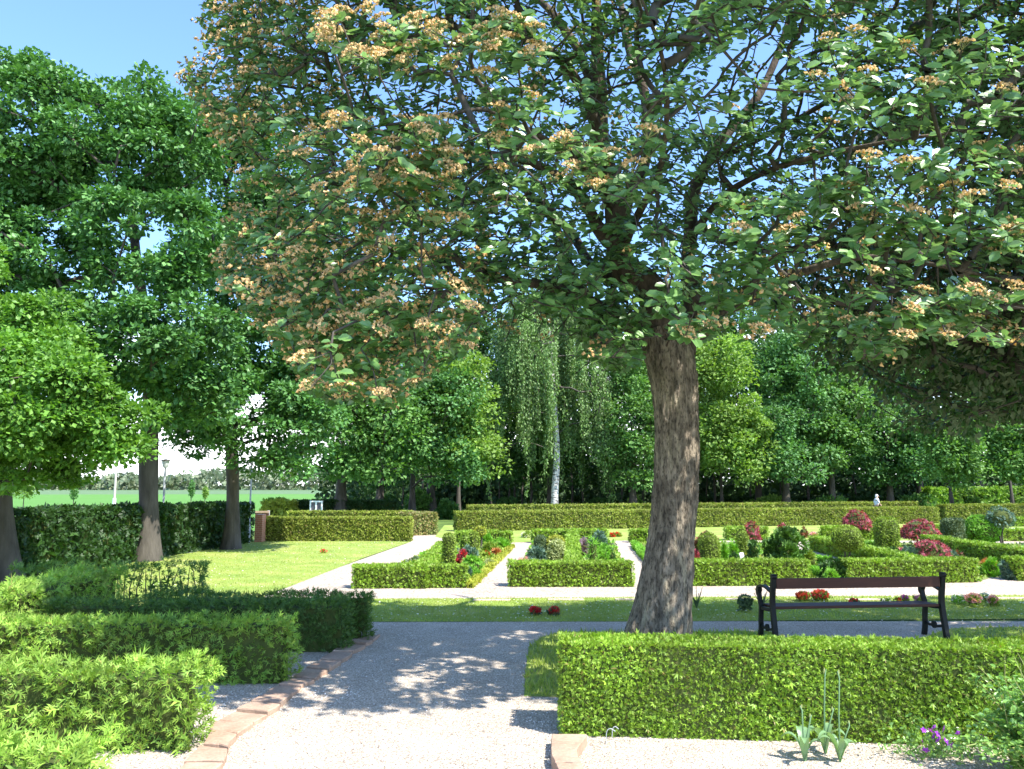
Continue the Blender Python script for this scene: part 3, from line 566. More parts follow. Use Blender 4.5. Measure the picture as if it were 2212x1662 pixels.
def stone(x, y, w_, h_, label, mat='white', name='garden_stone'):
    b = G(x, y); bm = bmesh.new(); bmesh.ops.create_icosphere(bm, subdivisions=2, radius=1)
    for v in bm.verts: v.co = Vector((v.co.x * w_ / 2, v.co.y * w_ / 3, v.co.z * h_)) * (1 + .12 * math.sin(v.co.x * 5 + v.co.z * 7 + x))
    me = bpy.data.meshes.new(name); bm.to_mesh(me); bm.free(); me.materials.append(M[mat]); o = bpy.data.objects.new(name, me); col.objects.link(o); o.location = (b.x, b.y, .0); tag(o, label, 'stone'); return o
stone(1302, 1238, .20, .14, 'pale rounded stone just behind the middle front hedge')
stone(1601, 1220, .22, .30, 'small white stone beside the tall dome right of the trunk')
stone(2190, 1200, .42, .22, 'white rounded stone near the right picture edge')
stone(2185, 1152, .5, .22, 'whitish stone beside the grey standard conifer')
stone(1880, 1160, .3, .14, 'pale stone behind the ball-shaped topiary')
# bed C, right of the trunk
topiary(1509, 1556, 1151, 1232, 'dome', M['topi'], 'smooth clipped dome standing right of the big trunk')
bush(1500, 1558, 1129, 1196, M['copper'], 'coppery red-leaved bush behind the smooth clipped dome', n=1700, T=T_OAK)
bush(1494, 1510, 1180, 1236, M['maple'], 'red-leaved shrub squeezed between trunk and clipped dome', n=500)
bush(1556, 1572, 1165, 1226, M['lime'], 'slim light green upright shrub beside the clipped dome', n=500, dy=.6)
bush(1570, 1597, 1157, 1222, M['lime'], 'yellow-green leafy shrub with rounded top', n=900)
bush(1570, 1600, 1190, 1236, M['dkcon'], 'dark leafy shrub below the yellow-green one', n=700)
topiary(1592, 1620, 1147, 1212, 'dome', M['topi'], 'rounded green clipped shrub behind the dwarf conifer')
bush(1606, 1648, 1162, 1230, M['gold'], 'gold-tipped shrub around the dark dwarf conifer', n=700)
topiary(1616, 1642, 1165, 1234, 'dome', M['dkcon'], 'small dark blue-green dwarf conifer in front of gold shrub', T=T_OAK, s=.07)
topiary(1606, 1645, 1128, 1196, 'umbrella', M['maple'], 'small rounded red maple behind the clipped shrubs right of the trunk', name='maple', cat='maple', stem=.45, rough=.06, s=.09)
b_ = bush(1650, 1752, 1122, 1226, M['hinoki'], 'large dark green irregular dwarf conifer in the garden', n=4200, nclump=34, cl=.27, T=T_OAK, s=.085)
bush(1734, 1770, 1184, 1226, M['topi'], 'low feathery plant right of the dark dwarf conifer', n=600, T=T_THUJA)
bush(1683, 1697, 1127, 1152, M['maple'], 'tiny red-leaved shrub peeping over the dark dwarf conifer', n=200)
bush(1722, 1748, 1130, 1162, M['copper'], 'thin coppery shrub beyond the dark dwarf conifer', n=160)
bush(1748, 1768, 1150, 1160, M['topi'], 'low flower clump with pinkish blooms before the long back hedge', n=80, blossom='pinkfl', bn=90, bs=.10, name='flower_clump', cat='flowers')
bush(1585, 1600, 1150, 1160, M['topi'], 'low flower clump with red blooms beside the copper bush', n=80, blossom='redfl', bn=40, bs=.10, name='flower_clump', cat='flowers')
# gap plants
bush(1768, 1836, 1196, 1258, M['dkcon'], 'dark and bright conifer clump in the gap between the front hedges', n=1400, nclump=16, T=T_OAK, s=.07)
bush(1780, 1812, 1210, 1262, M['lime'], 'bright green fern-like plant low in the hedge gap', n=800)
bush(1816, 1834, 1210, 1252, M['orangefl'], 'small orange-brown plant at the right side of the hedge gap', n=300)
topiary(1799, 1867, 1134, 1226, 'ball', M['topi'], 'large clipped ball on several dark stems', stem=.36, rough=.03)
topiary(1822, 1883, 1101, 1166, 'umbrella', M['maple'], 'tall umbrella-shaped red maple on a dark trunk', name='maple', cat='maple', stem=.38, s=.10, rough=.07)
topiary(1890, 1944, 1115, 1188, 'dome', M['topi'], 'tall clipped topiary with a twin rounded top', twin=1)
topiary(1946, 2030, 1122, 1182, 'umbrella', M['maple'], 'wide spreading red maple beside the twin-topped topiary', name='maple', cat='maple', stem=.30, s=.10, rough=.09)
topiary(1970, 2052, 1163, 1226, 'umbrella', M['maple'], 'wide low red maple just behind the front hedge on the right', name='maple', cat='maple', stem=.12, s=.085, rough=.09)
bush(1945, 1986, 1170, 1226, M['blue'], 'blue-grey cushion left of the low red maple', n=900)
bush(2038, 2072, 1172, 1224, M['blue'], 'blue-grey cushion right of the low red maple', n=900)
bush(1938, 1962, 1172, 1214, M['maple'], 'thin dark red shrub left of the blue-grey cushion', n=260)
bush(1900, 1946, 1174, 1210, M['dkcon'], 'low dark green bush in front of the twin-topped topiary', n=900)
bush(2008, 2040, 1148, 1172, M['blue'], 'low blue-green spreader behind the low red maple', n=500)
bush(2062, 2078, 1180, 1216, M['copper'], 'sparse coppery shrub against the dark side of the long hedge', n=180)
topiary(2035, 2086, 1119, 1178, 'column', M['dkgrey'], 'grey-green drum-shaped clipped bush', dy=.9)
topiary(2085, 2160, 1113, 1176, 'ball', M['lime'], 'big round glossy green bush beside the drum-shaped one', T=T_OAK, rough=.05)
topiary(2137, 2193, 1098, 1178, 'ball', M['blue'], 'grey-blue conifer ball on a pale trunk at the far right', name='standard_conifer', cat='conifer', stem=.48, s=.09, rough=.12, dens=.8)
bush(2118, 2166, 1203, 1246, M['lime'], 'bright green leafy plants at the bend of the gravel, far right', n=900)
bush(2120, 2150, 1196, 1230, M['orangefl'], 'orange-tinged shrub behind the bright green plants', n=250)
bush(2161, 2206, 1209, 1252, M['blue'], 'small grey-blue juniper bush on the gravel at the right', n=1100, nclump=10)
bush(2172, 2204, 1183, 1206, M['blue'], 'flat blue-grey plant beside the white rounded stone', n=400)
bush(2196, 2240, 1188, 1224, M['gold'], 'golden-leaved shrub at the right picture edge', n=500)
# ground cover in the beds
for k, (key, lab) in enumerate((('a', 'mixed low plants covering the left bed'), ('b', 'mixed low plants covering the middle bed'), ('c', 'mixed low plants covering the bed right of the trunk'), ('d', 'mixed low plants covering the far right bed'))):
    poly = [(p.x, p.y) for p in beds[key]]; xs = [p[0] for p in poly]; ys = [p[1] for p in poly]
    n = 9000; x = rng.uniform(min(xs), max(xs), n); y = rng.uniform(min(ys), max(ys), n); ok = inpoly(x, y, poly); P = np.stack([x[ok], y[ok], np.full(ok.sum(), .01)], 1)
    v = vnoise(P, 1.6, k); P[:, 2] += np.maximum(v, 0) * .04
    mi = (v > .25).astype(int) + (v < -.35) * 2; sel = [cloud(P[mi == q], rdir((mi == q).sum(), .8), rdir((mi == q).sum(), .5), rng.uniform(.05, .12, (mi == q).sum()), T_LEAF4, q) for q in range(3)]
    tag(mk('ground_cover', sel, [M['topi'], M['lime'], M['dkgrey']]), lab, 'ground cover', kind='stuff')

# ------------------------------------------------------------------ trees
def grow(nodes, targets, bias=.55, step=.35, jit=.05, sag=0):
    """nodes: list of (pos, parent, pathlen) ; joins every target to the cheapest node. returns arrays"""
    maxn = len(nodes) + int(sum(np.linalg.norm(t - nodes[0][0]) for t in targets) / step) + len(targets) * 3 + 10
    Ps = np.zeros((maxn, 3)); par = np.full(maxn, -1, int); pl = np.zeros(maxn); n = len(nodes)
    for i, (p, q, l_) in enumerate(nodes): Ps[i] = p; par[i] = q; pl[i] = l_
    root = Ps[0] if len(nodes) < 2 else Ps[len(nodes) // 3]; order = np.argsort([np.linalg.norm(t - root) for t in targets]); tips = []
    n0 = n
    for k in order:
        t = targets[k]; d = np.linalg.norm(Ps[:n] - t, axis=1); c = d + bias * pl[:n]; i = int(np.argmin(c)); m = max(1, int(d[i] / step)); a = Ps[i].copy(); pr = i
        per = rng.normal(size=3) * jit * d[i]
        for j in range(1, m + 1):
            u = j / m; p = a + (t - a) * u + per * math.sin(math.pi * u) + np.array([0, 0, sag * d[i] * math.sin(math.pi * u)])
            Ps[n] = p; par[n] = pr; pl[n] = pl[pr] + d[i] / m; pr = n; n += 1
        tips.append(pr)
    return Ps[:n], par[:n], np.array(tips), n0
def twigs(Ps, par, tips, n0, r0, expo=.5, rmax=.2, mi=0, thin=4):
    n = len(Ps); cnt = np.zeros(n); cnt[tips] += 1
    for i in range(n - 1, 0, -1):
        if par[i] >= 0: cnt[par[i]] += cnt[i]
    rad = np.minimum(r0 * np.maximum(cnt, 1) ** expo, rmax); idx = np.arange(n0, n); pr = par[idx]
    rp = np.minimum(rad[pr], rad[idx] * 1.35)
    big = rad[idx] > r0 * 3; out = []
    if big.any(): out.append(prism_edges(Ps[pr[big]], Ps[idx[big]], rp[big], rad[idx[big]], 6, mi))
    if (~big).any(): out.append(prism_edges(Ps[pr[~big]], Ps[idx[~big]], rp[~big], rad[idx[~big]], thin, mi))
    return out
def lobe_targets(lobes, Yb, n, shell=.55):
    """lobes: (px, py, rpx, rpy, dY) in picture terms at distance Yb+dY"""
    out = []; wts = np.array([l[2] * l[3] for l in lobes], float); wts /= wts.sum()
    for (px, py, rx, ry, dY), w_ in zip(lobes, wts):
        Y = Yb + dY; c = AT(px, py, Y); k = Y / F; m = max(3, int(n * w_)); u = rdir(m); r = rng.uniform(shell, 1, (m, 1)) ** .6
        out.append(np.array([c.x, c.y, c.z]) + u * r * np.array([rx * k, (rx + ry) / 2 * k * .8, ry * k]))
    return np.concatenate(out)
def tree(name, label, cat, px, yb, lobes, nclump, mat, nleaf=30000, ls=.14, cr=.9, trunk_r=.3, trunk_top=None, bark='bark_dark', group=None, T=T_LEAF4, lean=0, flat=.6, expo=.5, trunkpts=None, zmin=1.5, pull=1, fork=.45, out=.25):
    b = G(px, yb); Y = b.y; e = empty(name, b, label, cat, group)
    C = lobe_targets(lobes, Y, nclump); C = C[C[:, 2] > zmin]
    ztop = trunk_top if trunk_top else C[:, 2].min() + (C[:, 2].max() - C[:, 2].min()) * .4
    if trunkpts: tp = spline([AT(x, y, Y + d) for x, y, d in trunkpts], .4)
    else: tp = spline([(b.x, b.y, -.05), (b.x + lean * .2, b.y, ztop * .3), (b.x + lean * .6, b.y + .1, ztop * .65), (b.x + lean, b.y, ztop)], .5)
    z = tp[:, 2]; u = np.clip(z / max(z.max(), .1), 0, 1); rad = trunk_r * (1 - .8 * u) + trunk_r * .55 * np.exp(-np.maximum(z, 0) / (trunk_r * 1.3))
    hj = 1 + .08 * np.sin(z * 3); tr = tube(tp, rad * hj, 12, 0)
    mk('trunk', tr, M[bark], parent=e, origin=tuple(b))
    start = max(1, int(len(tp) * .3)); nodes = []; acc = 0
    for i in range(start, len(tp)): nodes.append((tp[i], i - start - 1, acc)); acc += .25
    Ps, par, tips, n0 = grow(nodes, list(C), bias=.4, step=.6, jit=.08, sag=.04)
    mk('limbs', twigs(Ps, par, tips, n0, trunk_r * .055, expo, trunk_r * .6), M[bark], parent=e, origin=tuple(b))['kind'] = 'stuff'
    k = rng.integers(0, len(C), nleaf); uu = rdir(nleaf, out); rr = cr * (.6 + .8 * rng.random(len(C)))[k]
    P = C[k] + uu * (rng.uniform(.35, 1.0, nleaf) ** .7 * rr)[:, None] * np.array([1, 1, flat]) 
    P += rdir(nleaf) * .08 * cr
    A = uu + rdir(nleaf) * .9; A[:, 2] -= .15; Nn = np.array([0, 0, 1.]) * .9 + uu * .6 + rdir(nleaf) * .55
    mk('crown', [cloud(P, A, Nn, ls * rng.uniform(.65, 1.35, nleaf), T, 0)], mat, parent=e, origin=tuple(b))
    return e
# --- three oaks by the left lawn
OG = 'oak trees along the dark hedge'
tree('oak_tree', 'oak with pale low branches at the left picture edge', 'tree', 4, 1266, [(20, 860, 190, 150, -1.5), (180, 920, 130, 90, -1), (40, 980, 180, 75, -1), (-120, 700, 170, 200, 0), (70, 720, 100, 80, 0), (250, 930, 70, 45, -1.2)], 240, M['oak_light'], 78000, .095, .42, .22, trunk_top=5.4, group=OG, T=T_LEAF5, zmin=1.95, flat=.55,
     trunkpts=[(18, 1268, 0), (12, 1200, 0), (6, 1100, 0), (4, 1000, 0), (0, 900, 0), (-10, 740, .3), (-40, 560, .5)])
tree('oak_tree', 'tallest oak, its trunk beside the lamp post behind the feathery hedges', 'tree', 318, 1212, [(60, 300, 150, 170, 0), (230, 330, 170, 150, 0), (360, 330, 110, 120, 0), (120, 520, 170, 120, 0), (330, 530, 170, 130, -1), (200, 720, 160, 90, -1), (340, 740, 150, 130, -1.5), (-60, 450, 120, 250, 0), (90, 170, 60, 40, 0), (215, 200, 50, 40, 0), (330, 215, 80, 50, .5), (30, 140, 50, 45, .5), (400, 860, 110, 60, -.5), (20, 650, 90, 70, 0)], 430, M['oak'], 98000, .135, .50, .27, trunk_top=10, group=OG, T=T_LEAF5, zmin=2.7, flat=.55,
     trunkpts=[(316, 1214, 0), (319, 1160, 0), (321, 1080, 0), (321, 980, 0), (326, 880, 0), (322, 760, 0), (300, 600, .3), (280, 420, .4), (260, 260, .5)])
tree('oak_tree', 'oak with a dark straight trunk at the far end of the dark hedge', 'tree', 500, 1187, [(480, 420, 140, 150, 0), (560, 560, 140, 130, 0), (620, 760, 120, 110, 0), (490, 760, 140, 120, 0), (560, 900, 150, 90, -1), (640, 960, 80, 90, -1), (440, 900, 90, 80, 0), (660, 850, 90, 80, 0), (580, 1010, 70, 45, -1), (440, 290, 90, 80, 0), (540, 350, 110, 110, 0), (660, 500, 110, 120, 0), (745, 650, 90, 100, 0)], 430, M['oak'], 88000, .135, .50, .22, trunk_top=8.5, group=OG, T=T_LEAF5, zmin=2.3, flat=.6, 
     trunkpts=[(498, 1188, 0), (501, 1150, 0), (503, 1050, 0), (499, 950, 0), (490, 860, 0), (485, 740, 0), (490, 560, .3), (490, 400, .3)])
# --- wood behind
WG = 'trees of the wood behind the garden'
def wt(label, px, yb, lobes, mat, n=20000, nc=60, ls=.2, cr=1.2, tr=.25, bark='bark_dark', zmin=2.0, **k):
    yb = HZ + CH * F / (46 + (1112 - yb) * .45)
    lobes = [(a, b, c, d, e - 3.5) for a, b, c, d, e in lobes]
    n = int(n * .74); ls *= 1.04; nc = int(nc * 1.25); cr *= .85
    return tree('broadleaf_tree', label, 'tree', px, yb, lobes, nc, M[mat], n, ls, cr, tr, group=WG, bark=bark, zmin=zmin, T=T_LEAF5, **k)
wt('broad dark-trunked tree standing between the field and the brown hedge', 735, 1114, [(720, 960, 110, 70, 0), (800, 900, 110, 80, 0), (700, 850, 90, 90, 0), (840, 1000, 90, 55, 0), (740, 1020, 90, 40, 0)], 'wood_a', 30000, 90, tr=.42, zmin=2.6)
wt('mid green tree behind the weeping birch, left side', 890, 1110, [(880, 930, 90, 90, 0), (950, 870, 90, 80, 0), (900, 800, 110, 80, 3), (960, 1000, 70, 60, 0)], 'wood_d', 26000, 80, tr=.22)
wt('yellow-green maple just left of the weeping birch', 990, 1108, [(1010, 940, 60, 60, 0), (960, 880, 70, 60, 0), (1040, 1000, 45, 40, 0), (1000, 830, 50, 60, 0)], 'wood_b', 18000, 60, tr=.16)
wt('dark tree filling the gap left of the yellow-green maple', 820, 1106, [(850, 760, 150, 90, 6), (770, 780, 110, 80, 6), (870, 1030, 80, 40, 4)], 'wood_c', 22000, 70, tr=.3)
wt('dark green tree between the weeping birch and the big trunk', 1368, 1100, [(1370, 900, 70, 90, 2), (1360, 1000, 60, 60, 2), (1400, 780, 90, 80, 3), (1330, 820, 60, 80, 4)], 'wood_a', 22000, 66, tr=.28)
wt('sunlit light green tree just right of the big trunk', 1560, 1096, [(1560, 860, 70, 70, 0), (1590, 940, 70, 60, 0), (1540, 960, 60, 60, 0), (1550, 780, 55, 60, 0), (1600, 1000, 40, 30, 0)], 'wood_b', 26000, 80, tr=.14)
wt('blue-green tree behind the sunlit light green one', 1700, 1096, [(1700, 820, 90, 100, 3), (1680, 930, 80, 60, 2), (1720, 1000, 80, 40, 1), (1660, 740, 80, 80, 4)], 'wood_d', 30000, 90, tr=.3)
wt('mid green tree of the wood above the dark dwarf conifer', 1800, 1094, [(1790, 960, 80, 60, 2), (1830, 900, 90, 80, 3), (1780, 780, 100, 90, 5)], 'wood_a', 26000, 80, tr=.26)
wt('tree of the wood behind the white-haired walker', 1925, 1092, [(1920, 930, 90, 70, 3), (1960, 990, 70, 45, 2), (1900, 840, 100, 80, 5), (1880, 1010, 60, 35, 3)], 'wood_d', 26000, 80, tr=.28)
wt('small young tree before the pale leafy hedge', 2058, 1112, [(2060, 980, 50, 50, 0), (2050, 920, 50, 50, 0), (2075, 1020, 30, 25, 0)], 'wood_a', 14000, 44, ls=.17, cr=.9, tr=.15)
wt('young tree near the right picture edge before the pale hedge', 2189, 1110, [(2190, 960, 50, 50, 0), (2160, 1000, 40, 35, 0), (2200, 1010, 40, 30, 0), (2220, 900, 60, 60, 0)], 'wood_a', 15000, 46, ls=.17, cr=.9, tr=.13)
wt('broad mid green tree at the right end of the wood', 2120, 1088, [(2110, 860, 110, 100, 4), (2170, 820, 90, 120, 5), (2040, 880, 80, 90, 5), (2120, 990, 90, 40, 4)], 'wood_a', 28000, 84, tr=.3)
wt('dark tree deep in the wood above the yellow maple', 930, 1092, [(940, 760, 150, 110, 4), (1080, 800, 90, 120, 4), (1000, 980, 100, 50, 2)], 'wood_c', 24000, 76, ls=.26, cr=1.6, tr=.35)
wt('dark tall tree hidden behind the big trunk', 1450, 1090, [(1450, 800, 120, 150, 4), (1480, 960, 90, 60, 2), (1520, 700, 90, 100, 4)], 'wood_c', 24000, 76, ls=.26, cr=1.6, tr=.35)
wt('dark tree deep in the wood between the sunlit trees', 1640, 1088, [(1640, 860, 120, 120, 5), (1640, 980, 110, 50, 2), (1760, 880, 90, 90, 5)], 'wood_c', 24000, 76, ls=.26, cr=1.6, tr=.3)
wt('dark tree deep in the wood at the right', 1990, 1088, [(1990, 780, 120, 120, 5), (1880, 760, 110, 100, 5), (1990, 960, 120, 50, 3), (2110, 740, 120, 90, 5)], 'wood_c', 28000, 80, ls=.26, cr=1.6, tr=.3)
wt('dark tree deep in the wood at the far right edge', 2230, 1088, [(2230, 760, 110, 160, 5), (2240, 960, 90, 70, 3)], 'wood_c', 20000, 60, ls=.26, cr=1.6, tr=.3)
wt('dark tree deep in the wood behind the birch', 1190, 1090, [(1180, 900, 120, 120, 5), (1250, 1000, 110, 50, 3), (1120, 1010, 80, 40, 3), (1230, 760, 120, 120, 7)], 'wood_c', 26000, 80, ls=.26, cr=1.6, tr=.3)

# weeping birch
def birch():
    b = G(1198, 1113); Y = b.y; e = empty('weeping_birch', b, 'weeping birch with long hanging pale green strands and a white trunk', 'tree')
    tp = spline([AT(x, y, Y) for x, y in ((1198, 1114), (1199, 1060), (1203, 980), (1198, 880), (1190, 760), (1180, 640))], .5); u = np.linspace(0, 1, len(tp))
    mk('trunk', tube(tp, .26 * (1 - .8 * u), 10), M['birchbark'], parent=e, origin=tuple(b))
    n = 520; cl_ = rng.integers(0, 44, n); cpx = rng.uniform(1046, 1330, 44); cz = rng.uniform(-60, 130, 44); cl2 = rng.uniform(-170, 40, 44); px = cpx[cl_] + rng.normal(size=n) * 14; top = 590 + cz[cl_] + 190 * (np.abs(px - 1190) / 148) ** 2 + rng.uniform(-20, 200, n) * rng.random(n)
    low = 1000 + 60 * np.sin(px * .045) + 40 * np.sin(px * .11 + 1) + rng.uniform(-1, .1, n) * rng.random(n) * 320 + cl2[cl_]; low = np.where(np.abs(px - 1205) < 26, low + 55, low); low = np.minimum(low, 1088)
    C = []; segs = []; LP = []; LA = []
    for i in range(n):
        d = (2.6 * math.sin(cl_[i] * 2.4) + rng.uniform(-.4, .4)) * (1 - (abs(px[i] - 1190) / 160) ** 2 * .7); a = np.array(AT(px[i], top[i], Y + d)); z1 = AT(px[i], max(low[i], top[i] + 60), Y + d).z
        L_ = a[2] - z1; m = max(3, int(L_ / .3)); sx = rng.uniform(-.5, .5); prev = a
        C.append(a)
        for k in range(1, m + 1):
            t = k / m; p = a + np.array([sx * t + .05 * math.sin(t * 9 + i), .05 * math.cos(t * 8 + i), -L_ * t]); segs.append((prev, p)); q = 12
            uu = rng.random((q, 1)); LP.append(prev + (p - prev) * uu + rng.normal(size=(q, 3)) * .085); prev = p
    LP = np.concatenate(LP); s0 = np.array([s[0] for s in segs]); s1 = np.array([s[1] for s in segs]); rr = np.full(len(s0), .009)
    A = rdir(len(LP)) * .6; A[:, 2] -= .9
    nodes = [(tp[i], i - 5 - 1 if i > 5 else -1, (i - 5) * .2) for i in range(5, len(tp))]
    Ps, par, tips, n0 = grow(nodes, C[::2], bias=.3, step=.5, jit=.06, sag=.12)
    mk('limbs', twigs(Ps, par, tips, n0, .012, .5, .1) + [prism_edges(s0, s1, rr, rr * .8, 3)], M['bark_dark'], parent=e, origin=tuple(b))
    mk('crown', [cloud(LP, A, rdir(len(LP)) + np.array([0, -.5, .2]), rng.uniform(.11, .20, len(LP)), T_LEAF4)], M['birch'], parent=e, origin=tuple(b))
birch()
# undergrowth and thin trunks of the wood
for i, (x0, x1, yt, yb, m_, lab) in enumerate(((560, 640, 1060, 1100, 'wood_b', 'pale bush beyond the yellow hedge'), (800, 870, 1060, 1108, 'wood_c', 'dark bush right of the broad dark trunk'), (870, 940, 1050, 1106, 'wood_a', 'bush in the shade above the brown hedge'),
        (940, 990, 1072, 1122, 'wood_c', 'dark bush in the opening left of the long hedge'), (1060, 1130, 1068, 1100, 'wood_c', 'low dark bush under the birch, left'), (1250, 1330, 1072, 1100, 'wood_c', 'low dark bush under the birch, right'),
        (1350, 1400, 1068, 1102, 'wood_b', 'sunlit low bush just left of the big trunk'), (1600, 1720, 1064, 1092, 'wood_b', 'sunlit undergrowth right of the light green tree'), (1720, 1860, 1060, 1092, 'wood_a', 'undergrowth at the foot of the wood, middle right'),
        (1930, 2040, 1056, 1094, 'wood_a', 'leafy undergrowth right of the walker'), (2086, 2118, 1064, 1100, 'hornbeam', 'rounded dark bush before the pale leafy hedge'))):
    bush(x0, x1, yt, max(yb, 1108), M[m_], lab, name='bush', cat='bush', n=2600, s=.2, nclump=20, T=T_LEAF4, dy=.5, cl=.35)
TTG = 'thin dark trunks at the edge of the wood'
trunk_mesh = mk('slender_trunk', tube([(0, 0, 0), (.08, 0, 1.4), (-.05, 0, 2.8), (.1, 0, 4.6)], [.085, .07, .06, .035], 7), M['bark_dark']); first = True
for i, px in enumerate((868, 912, 1062, 1078, 1098, 1112, 1128, 1146, 1236, 1262, 1318, 1340, 1390, 1528, 1545, 1622, 1690, 1750, 1850)):
    o = trunk_mesh if first else trunk_mesh.copy()
    if not first: col.objects.link(o)
    first = False; g = G(px, 1106 - (i * 5) % 7); o.location = g; o.rotation_euler = (0, rng.uniform(-.06, .06), i * 1.7); sc = .7 + (i * 37 % 10) * .07; o.scale = (sc, sc, 1)
    tag(o, 'thin dark tree trunk among many at the shaded edge of the wood', 'tree trunk', TTG)
# far wood mass, canopy shade coloured into its leaves
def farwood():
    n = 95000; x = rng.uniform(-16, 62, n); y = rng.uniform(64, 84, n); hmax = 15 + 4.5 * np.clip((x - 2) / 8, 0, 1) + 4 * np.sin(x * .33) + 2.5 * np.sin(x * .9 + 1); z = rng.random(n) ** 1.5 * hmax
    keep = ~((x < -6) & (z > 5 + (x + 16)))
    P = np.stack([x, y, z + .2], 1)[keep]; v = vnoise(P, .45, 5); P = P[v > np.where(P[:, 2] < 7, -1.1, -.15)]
    tag(mk('far_wood', [cloud(P, rdir(len(P)), rdir(len(P)) + np.array([0, -.6, .5]), rng.uniform(.38, .66, len(P)), T_LEAF5)], M['far_leaf_shaded']), 'dark mass of woodland behind the garden trees', 'woodland', kind='stuff')
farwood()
def farline():
    n = 9000; x = rng.uniform(-330, 40, n); y = rng.uniform(300, 330, n); hm = 6.0 + 1.5 * np.sin(x * .05) + 1.0 * np.sin(x * .17 + 2) + .5 * np.sin(x * .5); P = np.stack([x, y, rng.random(n) ** .8 * hm], 1)
    m = leafmat('far_tree_leaf', (.09, .14, .07), (.17, .20, .11), trans=.1, nscale=.08, lo=.7, hi=1.2)
    tag(mk('distant_tree_line', [cloud(P, rdir(n), rdir(n) + np.array([0, -.5, .5]), rng.uniform(1.4, 2.6, n), T_OAK)], m), 'hazy line of distant trees beyond the fields', 'woodland', kind='stuff')
farline()
for lab, x, yb, w_, yt in (('small spreading tree beyond the dark hedge near the left picture edge', 50, 1096, 60, 1046), ('thin young sapling beyond the hedge right of the tallest oak', 412, 1094, 14, 1040), ('yellowish young sapling beside the field', 442, 1094, 12, 1052), ('slender sapling beyond the hedge left of the utility pole', 158, 1096, 16, 1050)):
    b = G(x, yb); Y = b.y; e = empty('young_tree', b, lab, 'tree'); z = AT(x, yt, Y).z; ww = w_ * Y / F; zt = AT(x, 1092, Y).z
    mk('trunk', tube([(b.x, b.y, 0), (b.x, b.y, z * .9)], [.05, .02], 6), M['bark_dark'], parent=e, origin=tuple(b))
    c_ = [cloud(np.array([b.x, b.y, z * .7]) + rdir(700) * rng.random((700, 1)) ** .6 * np.array([ww / 2, ww / 2, z * .36]), rdir(700), rdir(700, .5), .16, T_LEAF4)]
    mk('crown', c_, M['wood_b'] if 'yellow' in lab or 'spreading' in lab else M['wood_d'], parent=e, origin=tuple(b))

# ------------------------------------------------------------------ the big whitebeam
TY = 9.35
tb = G(1428, 1397); TY = tb.y
root = empty('whitebeam_tree', tb, 'big whitebeam with thick leaning grey trunk and orange faded flower heads in the foreground', 'tree')
def pxr(r): return r / F * TY
def limb_pts(l): return [tuple(AT(x, y, TY + d)) + (r / F * (TY + d),) for x, y, d, r in l]
def tube4(l, sides=14, step=.1, mi=0):
    s = spline(limb_pts(l), step); return s
trunk_l = [(1420, 1412, 0, 80), (1421, 1385, 0, 70), (1428, 1345, 0, 62), (1434, 1300, 0, 58), (1446, 1200, 0, 50), (1455, 1100, 0, 47), (1460, 1000, 0, 46), (1459, 900, 0, 46), (1454, 830, 0, 49), (1444, 770, 0, 52), (1426, 710, 0, 46)]
# trunk with real bark relief
s = spline(limb_pts(trunk_l), .035); pts = s[:, :3]; rad = s[:, 3]; Tt = nrm(np.gradient(pts, axis=0)); sides = 96; a = np.arange(sides) * 2 * math.pi / sides; V = []; u = np.array([1., 0, 0])
for i in range(len(pts)):
    u = u - Tt[i] * np.dot(u, Tt[i]); u /= np.linalg.norm(u); v = np.cross(Tt[i], u); z = pts[i, 2]
    rr = rad[i] * (1 + .035 * np.sin(3 * a + z * .9) + .02 * np.sin(5 * a - z * 1.7 + 1)) + .014 * np.sin(14 * a + 3 * np.sin(z * 2.2 + a * 2)) * (.6 + .4 * np.sin(z * 9 + 4 * a)) + .009 * np.sin(29 * a + 4 * np.sin(z * 3.1)) * np.sin(z * 13 + 6 * a) + rng.normal(size=sides) * .003
    if z > 2.3: rr = rr - .05 * np.exp(-((a - 5.2) / .12) ** 2) * min(1, (z - 2.3) * 1.5)
    if z < .5: rr = rr * (1 + (.5 - z) * .22 * (np.maximum(0, np.sin(4 * a + .6))))
    V.append(pts[i] + rr[:, None] * (np.cos(a)[:, None] * u + np.sin(a)[:, None] * v))
k = np.arange(sides); k2 = (k + 1) % sides
mk('trunk', [(np.concatenate(V), np.concatenate([np.stack([i * sides + k, i * sides + k2, (i + 1) * sides + k2, (i + 1) * sides + k], 1) for i in range(len(pts) - 1)]), 0, True)], M['bark'], parent=root, origin=tuple(tb))
